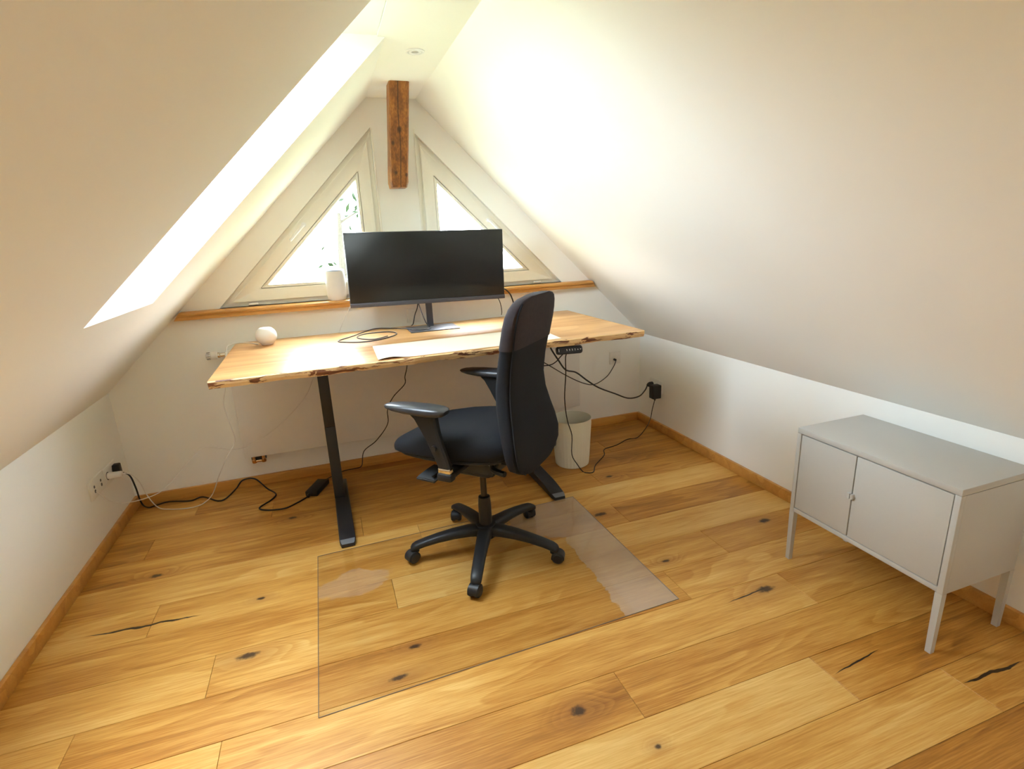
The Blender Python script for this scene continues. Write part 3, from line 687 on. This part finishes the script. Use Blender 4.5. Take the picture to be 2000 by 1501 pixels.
lb = bmesh.new(); box(lb, (-0.0975, -0.085, 0.483), (-0.0955, -0.033, 0.505)); lab = cp(lb, 'label', 'label', False); lab['label'] = 'white barcode sticker'
for i, w in enumerate((0.002, 0.001, 0.003, 0.001, 0.002, 0.0015, 0.003, 0.001, 0.002)):
    bm = bmesh.new(); y = -0.078+i*0.0042; box(bm, (-0.0982, y, 0.488), (-0.0974, y+w, 0.501)); finish(bm, 'barcode_line', 'ink').parent = lab
bm = bmesh.new(); tube(bm, [(-0.095, 0.03, 0.49), (-0.17, 0.07, 0.465), (-0.24, 0.095, 0.448)], 0.005, 8); cp(bm, 'lever', 'steel')
bm = bmesh.new(); loft(bm, [[(-0.165-0.020*i, 0.045+0.010*i+dy, 0.452-0.005*i-0.012*(i/4)**2+dz) for dy, dz in ((0, 0), (0.09, 0.004), (0.09, 0.016), (0, 0.014))] for i in range(5)]); bmesh.ops.bevel(bm, geom=list(bm.edges), offset=0.003, segments=2, affect='EDGES'); cp(bm, 'lever_paddle', 'chairplastic')
bm = bmesh.new(); cyl(bm, (-0.097, -0.105, 0.475), (-0.115, -0.10, 0.478), 0.005, 10); cp(bm, 'bolt', 'chrome')
# arms
for s in (-1, 1):
    X = s*0.285
    sec = [(0.522, -0.030, 0.026, 0.013), (0.56, -0.020, 0.040, 0.014), (0.62, 0.0, 0.066, 0.015), (0.67, 0.012, 0.092, 0.016), (0.715, 0.018, 0.118, 0.017), (0.735, 0.020, 0.140, 0.018)]
    bm = bmesh.new(); rr = []
    for z, ya, yb, hx in sec:
        c = 0.007; rr.append([(X-hx, ya+c, z), (X-hx+c, ya, z), (X+hx-c, ya, z), (X+hx, ya+c, z), (X+hx, yb-c, z), (X+hx-c, yb, z), (X-hx+c, yb, z), (X-hx, yb-c, z)])
    loft(bm, rr); post = cp(bm, 'arm_post', 'chairplastic')
    bm = bmesh.new(); cyl(bm, (X+s*0.012, 0.030, 0.605), (X+s*0.026, 0.030, 0.605), 0.012, 16); finish(bm, 'knob', 'black', post, True)
    bm = bmesh.new(); box(bm, (X-0.0135, -0.030, 0.500), (X+0.0135, 0.025, 0.524), 0.004); finish(bm, 'chrome_band', 'chrome', post, True)
    bm = bmesh.new(); box(bm, (X-0.02, -0.036, 0.470), (X+0.02, 0.030, 0.502), 0.008)
    a, b = sorted((X, s*0.08)); box(bm, (a, -0.030, 0.474), (b, 0.024, 0.496), 0.006); cp(bm, 'arm_bracket', 'chairplastic')
    # pad: tapering rounded slab
    bm = bmesh.new(); rr = []
    for y, hw, zb, zt in ((-0.030, 0.020, 0.744, 0.758), (-0.022, 0.034, 0.738, 0.765), (0.0, 0.042, 0.735, 0.770), (0.06, 0.045, 0.734, 0.772), (0.14, 0.043, 0.736, 0.771), (0.20, 0.037, 0.741, 0.768), (0.235, 0.028, 0.747, 0.764), (0.250, 0.014, 0.751, 0.760)):
        rr.append([(X+s*0.004+math.copysign(abs(math.cos(a))**0.6, math.cos(a))*hw, y, (zb+zt)/2+math.copysign(abs(math.sin(a))**0.7, math.sin(a))*(zt-zb)/2) for a in (2*math.pi*i/20 for i in range(20))])
    loft(bm, rr); cp(bm, 'armrest_pad', 'pad')
# column and star base
bm = bmesh.new(); lathe(bm, [(0.014, 0.22), (0.014, 0.39)], 20); cp(bm, 'gas_lift', 'steel')
bm = bmesh.new(); lathe(bm, [(0.029, 0.10), (0.029, 0.22), (0.026, 0.262), (0.021, 0.265)], 24); cp(bm, 'column_cover', 'black')
bm = bmesh.new(); lathe(bm, [(0.038, 0.062), (0.052, 0.075), (0.052, 0.112), (0.044, 0.128), (0.028, 0.132)], 28); cp(bm, 'hub', 'chairplastic')
AN = [129, 201, 273, 345, 57]; turn = [0.5, -0.3, 0.2, 1.2, 2.6]
for k, (an, tn) in enumerate(zip(AN, turn)):
    a = math.radians(an); d = Vector((math.cos(a), math.sin(a), 0)); e = Vector((-d.y, d.x, 0)); Zv = Vector((0, 0, 1))
    bm = bmesh.new(); rr = []
    for r, zc, hw, hh in ((0.02, 0.100, 0.034, 0.026), (0.08, 0.104, 0.031, 0.024), (0.15, 0.101, 0.028, 0.021), (0.22, 0.093, 0.026, 0.018), (0.28, 0.082, 0.025, 0.016), (0.318, 0.072, 0.024, 0.016), (0.335, 0.064, 0.022, 0.014), (0.343, 0.058, 0.014, 0.008)):
        rr.append([d*r+e*math.copysign(abs(math.cos(t))**0.7, math.cos(t))*hw+Zv*(zc+math.copysign(abs(math.sin(t))**0.7, math.sin(t))*hh) for t in (2*math.pi*i/16 for i in range(16))])
    loft(bm, rr); cyl(bm, d*0.322+Zv*0.072, d*0.322+Zv*0.045, 0.017, 14); cp(bm, 'leg', 'chairplastic')
    # twin-wheel caster
    c = empty('caster'); c.parent = ch; pos = d*0.322; b2 = Vector((math.cos(a+tn), math.sin(a+tn), 0))
    bpy.data.objects.remove(c)
    ax = Vector((-b2.y, b2.x, 0)); ctr = pos + b2*0.018 + Zv*0.026
    bm = bmesh.new(); cyl(bm, ctr-ax*0.006, ctr+ax*0.006, 0.020, 20); cyl(bm, pos+Zv*0.02, pos+Zv*0.05, 0.010, 12)
    n = 20; rr = []
    for off, sc in ((-0.024, 0.8), (-0.021, 1), (0.021, 1), (0.024, 0.8)):
        ring = []
        for i in range(n):
            t = math.radians(-15+210*i/(n-1)); ring.append(ctr+ax*off+(b2*math.cos(t)+Zv*math.sin(t))*0.0285*sc)
        rr.append(ring)
    loft(bm, rr); cs = cp(bm, 'caster', 'chairplastic')
    for s in (-1, 1):
        bm = bmesh.new(); loft(bm, [[ctr+ax*s*o2+(b2*math.cos(t)+Zv*math.sin(t))*r for t in (2*math.pi*i/24 for i in range(24))] for o2, r in ((0.006, 0.022), (0.008, 0.026), (0.020, 0.026), (0.0235, 0.022), (0.026, 0.019), (0.0265, 0.004))])
        finish(bm, 'wheel', 'black', cs, True)

# clear floor mat
bm = bmesh.new(); prism(bm, [(0.978, -1.884, 0.0002), (2.298, -1.842, 0.0002), (2.286, -0.925, 0.0002), (0.975, -0.968, 0.0002)], (0, 0, 0.003))
cm = tag(finish(bm, 'chair_mat', 'vinyl'), 'clear plastic floor mat under the office chair', 'floor mat')

mc = [(0.978, -1.884), (2.298, -1.842), (2.286, -0.925), (0.975, -0.968)]
for i in range(4):
    p, q2 = Vector(mc[i]+(0.0014,)), Vector(mc[(i+1) % 4]+(0.0014,)); bm = bmesh.new(); tube(bm, [p, q2], 0.0014, 6, 1); e_ = finish(bm, 'shade_rim', 'edgeshade'); e_.parent = cm  # dark rim paints in the shadow line along the mat's edge
# ================================================================== CABINET
cb = tag(empty('metal_cabinet', (3.05, -2.083, 0)), 'light grey metal two-door cabinet on legs by the right wall', 'cabinet')
cx0, cx1, cy0, cy1, cz0, cz1 = 2.876, 3.226, -2.383, -1.785, 0.226, 0.592
def cbx(name, a, b, m='cab', bev=0.0015): return lo(boxo(name, a, b, m, None, bev), cb)
cbx('top_panel', (cx0, cy0, cz1-0.022), (cx1, cy1, cz1), bev=0.002)
cbx('bottom_panel', (cx0+0.002, cy0+0.002, cz0), (cx1, cy1-0.002, cz0+0.018))
cbx('side_panel', (cx0+0.020, cy0, cz0+0.0), (cx1, cy0+0.012, cz1-0.0235)); cbx('side_panel', (cx0+0.020, cy1-0.012, cz0), (cx1, cy1, cz1-0.0235))
cbx('back_panel', (cx1-0.012, cy0+0.012, cz0+0.018), (cx1-0.001, cy1-0.012, cz1-0.022))
cbx('gap_shade_sheet', (cx0+0.020, cy0+0.013, cz0+0.0185), (cx0+0.024, cy1-0.013, cz1-0.0225), 'gapshade', 0)  # dark sheet added behind the doors, painting shade into their gaps
for y in (cy0, cy1-0.018): cbx('front_post', (cx0, y, cz0), (cx0+0.020, y+0.018, cz1-0.0225))
yd = -2.043
for a, b in ((cy0+0.0212, yd-0.0021), (yd+0.0021, cy1-0.0212)):
    d = cbx('door', (cx0+0.0015, a, cz0+0.0212), (cx0+0.018, b, cz1-0.0260))
    s = 1 if a > yd-0.01 else -1
    bm = bmesh.new(); w = 0.026 if s > 0 else 0.018
    zc = 0.411; e = yd+s*0.0016
    loft(bm, [[(cx0+0.002-o, e+s*(0.0)+s*y, zc+z) for y, z in ((0, -0.010), (w*0.5-i, -0.010+i*0.4), (w*0.62-i, 0), (w*0.5-i, 0.010-i*0.4), (0, 0.010))] for o, i in ((0.0, 0.0), (0.010, 0.001), (0.012, 0.004))])
    h = finish(bm, 'handle', 'cab', smooth=True); h.parent = d; h.location = -Vector(d.location)-cb.location
for x in (cx0, cx1-0.022):
    for y in (cy0, cy1-0.022):
        bm = bmesh.new(); sx = 0.004 if x == cx0 else -0.004
        loft(bm, [[(x+sx*0.0, y, cz0), (x+0.022, y, cz0), (x+0.022, y+0.022, cz0), (x, y+0.022, cz0)], [(x+0.002, y+0.002, 0.0), (x+0.020, y+0.002, 0.0), (x+0.020, y+0.020, 0.0), (x+0.002, y+0.020, 0.0)]])
        lo(finish(bm, 'leg', 'cab'), cb)

# ================================================================== WASTE BIN
bn = tag(empty('waste_bin', (2.478, -0.515, 0)), 'tall cream plastic waste bin behind the office chair', 'bin')
bm = bmesh.new(); n = 64; Rg = []
def rib(i): return 0.0018*(1 if i % 2 else -1)
for r, z, k in ((0.096, 0.0, 0), (0.101, 0.004, 1), (0.106, 0.06, 1), (0.118, 0.27, 1), (0.119, 0.29, 0), (0.121, 0.295, 0), (0.121, 0.300, 0), (0.1175, 0.300, 0), (0.115, 0.27, 0), (0.100, 0.01, 0)):
    Rg.append([((r+k*rib(i))*math.cos(2*math.pi*i/n), (r+k*rib(i))*math.sin(2*math.pi*i/n), z) for i in range(n)])
loft(bm, Rg); finish(bm, 'body', 'bin', bn, True)

# ================================================================== SOCKETS, SWITCH, PLUGS
def plate(parent, name, c, axis, w, h, t=0.009, m='sock'):
    # axis: outward normal as 'x','-x','-y'
    if axis == '-y': a, b = (c[0]-w/2, c[1]-t, c[2]-h/2), (c[0]+w/2, c[1], c[2]+h/2)
    elif axis == 'x': a, b = (c[0], c[1]-w/2, c[2]-h/2), (c[0]+t, c[1]+w/2, c[2]+h/2)
    else: a, b = (c[0]-t, c[1]-w/2, c[2]-h/2), (c[0], c[1]+w/2, c[2]+h/2)
    return lo(boxo(name, a, b, m, None, 0.002), parent)
def disc(parent, name, c, axis, r, d, m, n=28, inset=0.0):
    A = Vector({'-y': (0, -1, 0), 'x': (1, 0, 0), '-x': (-1, 0, 0)}[axis]); c = Vector(c)
    bm = bmesh.new(); cyl(bm, c+A*inset, c+A*(inset+d), r, n); return lo(finish(bm, name, m, smooth=True), parent)
sw = tag(empty('light_switch', (1.660, 0, 0.93)), 'white square rocker switch on the gable wall behind the monitor stand', 'switch')
plate(sw, 'plate', (1.660, 0, 0.93), '-y', 0.084, 0.084, 0.008); plate(sw, 'rocker', (1.660, -0.008, 0.93), '-y', 0.058, 0.058, 0.004)
so = tag(empty('wall_socket', (3.069, 0, 0.497)), 'white wall socket with a black plug on the gable wall near the right corner', 'socket')
plate(so, 'plate', (3.069, 0, 0.497), '-y', 0.084, 0.088, 0.009); disc(so, 'well', (3.063, -0.0088, 0.492), '-y', 0.020, 0.0008, 'sock')
pg = tag(empty('antenna_plug', (3.060, -0.009, 0.487)), 'small round black plug in the socket on the gable wall', 'plug')
disc(pg, 'plug_body', (3.060, -0.0098, 0.487), '-y', 0.008, 0.020, 'blackcable', 16)
so2 = tag(empty('wall_socket', (XR, -0.225, 0.316)), 'white double socket on the right wall holding the black charger', 'socket')
plate(so2, 'plate', (XR, -0.225, 0.318), '-x', 0.150, 0.084)
for y in (-0.185, -0.265): disc(so2, 'well', (XR-0.0088, y, 0.318), '-x', 0.021, 0.0008, 'sock')
p2 = tag(empty('mains_plug', (XR-0.009, -0.185, 0.318)), 'round black mains plug in the right wall socket', 'plug')
bm = bmesh.new(); loft(bm, [[(XR-0.0098-o, -0.185+r*math.cos(t), 0.318+r*math.sin(t)) for t in (2*math.pi*i/20 for i in range(20))] for o, r in ((0, 0.019), (0.022, 0.019), (0.034, 0.014), (0.044, 0.006))]); lo(finish(bm, 'plug_body', 'blackcable', smooth=True), p2)
chg = tag(empty('charger', (XR-0.009, -0.27, 0.30)), 'black rectangular plug-in charger in the right wall socket', 'charger')
bm = bmesh.new(); box(bm, (XR-0.075, -0.297, 0.243), (XR-0.0098, -0.243, 0.338), 0.005); lo(finish(bm, 'charger_body', 'blackcable', smooth=True), chg)
bm = bmesh.new(); cyl(bm, (XR-0.045, -0.272, 0.245), (XR-0.045, -0.272, 0.228), 0.006, 10); lo(finish(bm, 'strain_relief', 'blackcable', smooth=True), chg)
# left wall pair
s3 = tag(empty('wall_socket', (0, -0.243, 0.30)), 'white double socket on the left wall with the white charger in it', 'socket')
plate(s3, 'plate', (0, -0.240, 0.302), 'x', 0.155, 0.088)
for y in (-0.205, -0.285): disc(s3, 'well', (0.0088, y, 0.302), 'x', 0.021, 0.0008, 'sockdark')
s4 = tag(empty('data_socket', (0, -0.42, 0.308)), 'white twin data outlet on the left wall nearest the camera', 'socket')
plate(s4, 'plate', (0, -0.413, 0.308), 'x', 0.180, 0.090)
for y in (-0.375, -0.455):
    disc(s4, 'rim', (0.0088, y, 0.308), 'x', 0.024, 0.0006, 'sock')
    for dz, r in ((0.010, 0.0075), (-0.012, 0.0085)): disc(s4, 'port', (0.0092, y, 0.308+dz), 'x', r, 0.0008, 'sockdark', 14)
p3 = tag(empty('usb_charger', (0.009, -0.285, 0.302)), 'small white cylindrical phone charger plugged in the left wall socket', 'charger')
bm = bmesh.new(); loft(bm, [[(0.0098+o, -0.285+r*math.cos(t), 0.302+r*math.sin(t)*0.9) for t in (2*math.pi*i/20 for i in range(20))] for o, r in ((0, 0.0175), (0.003, 0.0185), (0.058, 0.017), (0.062, 0.012))]); lo(finish(bm, 'charger_body', 'white', smooth=True), p3)
bm = bmesh.new(); cyl(bm, (0.06, -0.285, 0.302), (0.085, -0.285, 0.302), 0.004, 10); lo(finish(bm, 'usb_tip', 'white', smooth=True), p3)
p4 = tag(empty('mains_plug', (0.009, -0.205, 0.302)), 'angled black mains plug in the left wall socket', 'plug')
bm = bmesh.new(); box(bm, (0.0098, -0.224, 0.280), (0.042, -0.186, 0.332), 0.006); lo(finish(bm, 'plug_body', 'blackcable', smooth=True), p4)

# power brick
pb = tag(empty('power_adapter', (0.975, -0.235, 0), -0.42), 'black rectangular power adapter lying on the floor by the desk leg', 'adapter')
bm = bmesh.new(); box(bm, (-0.035, -0.085, 0.0), (0.035, 0.085, 0.030), 0.004); finish(bm, 'adapter_body', 'black', pb, True)
bm = bmesh.new(); cyl(bm, (-0.01, -0.085, 0.014), (-0.01, -0.105, 0.010), 0.009, 12); finish(bm, 'strain_relief', 'black', pb, True)

# ================================================================== CABLES
def cable(name, pts, r, m, label, k=6, nseg=8):
    base = Vector(pts[0]); bm = bmesh.new(); tube(bm, [Vector(p)-base for p in pts], r, nseg, k)
    o = finish(bm, name, m, smooth=True, loc=base); return tag(o, label, 'cable')
cable('usb_cable', [(0.795,-0.235,0.8845),(0.745,-0.16,0.8835),(0.690,-0.12,0.8835),(0.655,-0.16,0.8835),(0.642,-0.22,0.880),(0.634,-0.26,0.80),(0.613,-0.300,0.686),(0.594,-0.320,0.603),(0.613,-0.360,0.500),(0.623,-0.380,0.415),(0.571,-0.380,0.335),(0.512,-0.340,0.231),(0.440,-0.24,0.09),(0.380,-0.190,0.025),(0.330,-0.175,0.004),(0.273,-0.175,0.004),(0.200,-0.150,0.004),(0.150,-0.160,0.03),(0.128,-0.200,0.12),(0.122,-0.24,0.22),(0.105,-0.275,0.285),(0.084,-0.285,0.302)], 0.0026, 'whitecable', 'white cable looping from the ball speaker down to the left wall charger')
cable('speaker_cable', [(1.262,0.02,1.066),(1.300,-0.045,1.068),(1.306,-0.068,1.054),(1.280,-0.070,1.005),(1.252,-0.070,0.963),(1.226,-0.070,0.911),(1.206,-0.066,0.868),(1.195,-0.074,0.8435),(1.175,-0.095,0.8425),(1.15,-0.115,0.835),(1.10,-0.122,0.74),(1.036,-0.124,0.640),(0.992,-0.140,0.559),(0.912,-0.160,0.478),(0.806,-0.180,0.394),(0.665,-0.200,0.324),(0.576,-0.220,0.320),(0.452,-0.250,0.365),(0.388,-0.270,0.326),(0.294,-0.300,0.234),(0.218,-0.320,0.180),(0.105,-0.330,0.160),(0.05,-0.420,0.215),(0.025,-0.448,0.272),(0.012,-0.455,0.296)], 0.0022, 'whitecable', 'thin white cable from the sill speaker to the left wall data outlet')
cable('mains_cable', [(0.036,-0.205,0.284),(0.075,-0.215,0.262),(0.095,-0.235,0.20),(0.098,-0.22,0.10),(0.085,-0.11,0.02),(0.110,-0.065,0.0055),(0.170,-0.045,0.0055),(0.286,-0.085,0.0055),(0.345,-0.060,0.0055),(0.455,-0.161,0.0055),(0.515,-0.050,0.012),(0.560,-0.032,0.055),(0.625,-0.032,0.050),(0.690,-0.10,0.0055),(0.745,-0.200,0.0055),(0.727,-0.270,0.0055),(0.672,-0.345,0.0055),(0.709,-0.390,0.0055),(0.801,-0.412,0.0055),(0.865,-0.372,0.0055),(0.923,-0.327,0.010)], 0.0042, 'blackcable', 'thick black mains cable snaking along the floor to the power adapter')
cable('adapter_cable', [(1.010,-0.155,0.015),(1.04,-0.10,0.0035),(1.127,-0.035,0.004),(1.20,-0.030,0.006),(1.240,-0.06,0.03),(1.262,-0.125,0.147),(1.342,-0.140,0.209),(1.416,-0.180,0.316),(1.424,-0.200,0.412),(1.463,-0.220,0.492),(1.533,-0.250,0.568),(1.536,-0.280,0.622),(1.551,-0.300,0.685),(1.56,-0.33,0.80),(1.565,-0.35,0.846)], 0.0028, 'blackcable', 'thin black cable hanging under the desk from the power adapter')
cable('desk_mains_cable', [(2.215,-0.82,0.846),(2.233,-0.800,0.805),(2.281,-0.780,0.735),(2.352,-0.720,0.657),(2.443,-0.660,0.617),(2.544,-0.600,0.541),(2.664,-0.520,0.460),(2.828,-0.420,0.374),(2.966,-0.360,0.306),(3.094,-0.290,0.282),(3.180,-0.225,0.293),(3.222,-0.190,0.314)], 0.0045, 'blackcable', 'thick black cable from under the desk to the round plug on the right wall')
cable('control_cable', [(2.246,-0.940,0.808),(2.242,-0.900,0.779),(2.257,-0.800,0.728),(2.253,-0.720,0.695),(2.227,-0.62,0.678),(2.200,-0.58,0.72),(2.19,-0.56,0.815)], 0.0028, 'blackcable', 'short black cable looping back from the desk hand control')
cable('antenna_cable', [(2.17,-0.56,0.815),(2.207,-0.600,0.742),(2.259,-0.580,0.694),(2.328,-0.540,0.647),(2.506,-0.420,0.528),(2.660,-0.320,0.440),(2.794,-0.220,0.390),(2.939,-0.120,0.401),(3.025,-0.055,0.441),(3.058,-0.035,0.476),(3.060,-0.029,0.487)], 0.0030, 'blackcable', 'black cable sagging from under the desk to the gable wall socket')
cable('charger_cable', [(2.268,-0.938,0.808),(2.270,-0.900,0.775),(2.297,-0.840,0.668),(2.306,-0.800,0.521),(2.333,-0.770,0.384),(2.369,-0.750,0.281),(2.381,-0.720,0.151),(2.426,-0.700,0.070),(2.475,-0.665,0.004),(2.487,-0.690,0.0035),(2.529,-0.700,0.0035),(2.588,-0.615,0.0035),(2.707,-0.507,0.0035),(2.755,-0.422,0.0035),(2.865,-0.393,0.0035),(2.978,-0.335,0.0035),(3.055,-0.341,0.005),(3.120,-0.345,0.069),(3.175,-0.310,0.112),(3.205,-0.285,0.170),(3.232,-0.272,0.230)], 0.0028, 'blackcable', 'thin black cable trailing past the waste bin to the right wall charger', k=4)
cable('monitor_cable', [(1.656,-0.262,1.030),(1.667,-0.285,0.975),(1.684,-0.290,0.922),(1.706,-0.280,0.893),(1.700,-0.300,0.8905),(1.656,-0.322,0.8905),(1.604,-0.274,0.8905),(1.572,-0.215,0.889),(1.493,-0.118,0.8843),(1.424,-0.085,0.8843),(1.360,-0.140,0.8843),(1.280,-0.267,0.8843),(1.196,-0.380,0.8843),(1.243,-0.452,0.8843),(1.330,-0.488,0.8843),(1.411,-0.462,0.8843),(1.472,-0.405,0.8843),(1.506,-0.350,0.8843),(1.502,-0.283,0.8843),(1.464,-0.239,0.8843),(1.366,-0.231,0.8843),(1.313,-0.270,0.8843),(1.297,-0.340,0.8843),(1.329,-0.409,0.8843),(1.386,-0.440,0.8845),(1.450,-0.425,0.891)], 0.0030, 'greycable', 'grey cable coiled on the desk left of the monitor stand')
cable('video_cable', [(1.660,-0.225,1.045),(1.656,-0.205,1.001),(1.641,-0.185,0.958),(1.630,-0.165,0.906),(1.622,-0.150,0.892)], 0.0030, 'blackcable', 'short black cable hanging below the monitor beside its stand')
cable('rear_cable', [(2.02,-0.19,1.12),(2.12,-0.17,1.10),(2.196,-0.160,1.070),(2.238,-0.155,1.036),(2.259,-0.150,0.993),(2.290,-0.10,0.927),(2.31,-0.045,0.890)], 0.0042, 'blackcable', 'thick black cable arching out behind the right end of the monitor')
cable('rear_cable', [(2.05,-0.20,1.10),(2.11,-0.200,1.075),(2.135,-0.195,1.041),(2.165,-0.185,0.989),(2.195,-0.12,0.924),(2.215,-0.048,0.890)], 0.0024, 'blackcable', 'thin black cable hanging straight below the right end of the monitor')

# ================================================================== OUTSIDE
struct(boxo('ground', (-120, -120, -6.2), (120, 120, -6.0), 'lawn'), 'pale lawn outside the windows')
def tree(loc, h, rad_, n, seed, label):
    random.seed(seed); t = tag(empty('garden_tree', loc), label, 'tree')
    bm = bmesh.new(); tube(bm, [(0, 0, 0), (0.1, 0.05, h*0.4), (0.0, 0.1, h*0.8), (0.05, 0, h*0.97)], [0.16, 0.03], 8); finish(bm, 'trunk', 'bark', t, True)
    tips = []
    for i in range(16):
        z = h*(0.45+0.5*random.random()); a = random.random()*6.28; L = rad_*(0.5+0.6*random.random())
        p = Vector((L*math.cos(a), L*math.sin(a), z+L*0.5)); bm = bmesh.new(); tube(bm, [(0.03, 0.05, z), p*0.5+Vector((0, 0, z*0.5)), p], [0.03, 0.008], 5, 3); finish(bm, 'branch', 'bark', t, True); tips += [p, p*0.75+Vector((0, 0, z*0.25))]
    bm = bmesh.new()
    for i in range(n):
        c = random.choice(tips); q = Vector([random.gauss(0, 0.16) for _ in range(3)])+c
        d = Vector([random.uniform(-1, 1) for _ in range(3)]).normalized(); e = d.orthogonal().normalized(); s = 0.05+0.05*random.random(); f = d.cross(e)*0.006
        a, b, c_, d_ = q-d*s, q+e*s*0.45+f, q+d*s, q-e*s*0.45+f
        v = [bm.verts.new(p) for p in (a, b, c_, d_)]; bm.faces.new(v)
    lv = finish(bm, 'foliage', 'leaf', t); lv['kind'] = 'stuff'; return t
tree((1.50, 6.4, -6.0), 8.1, 0.42, 520, 11, 'leafy garden tree seen through the left triangular window')
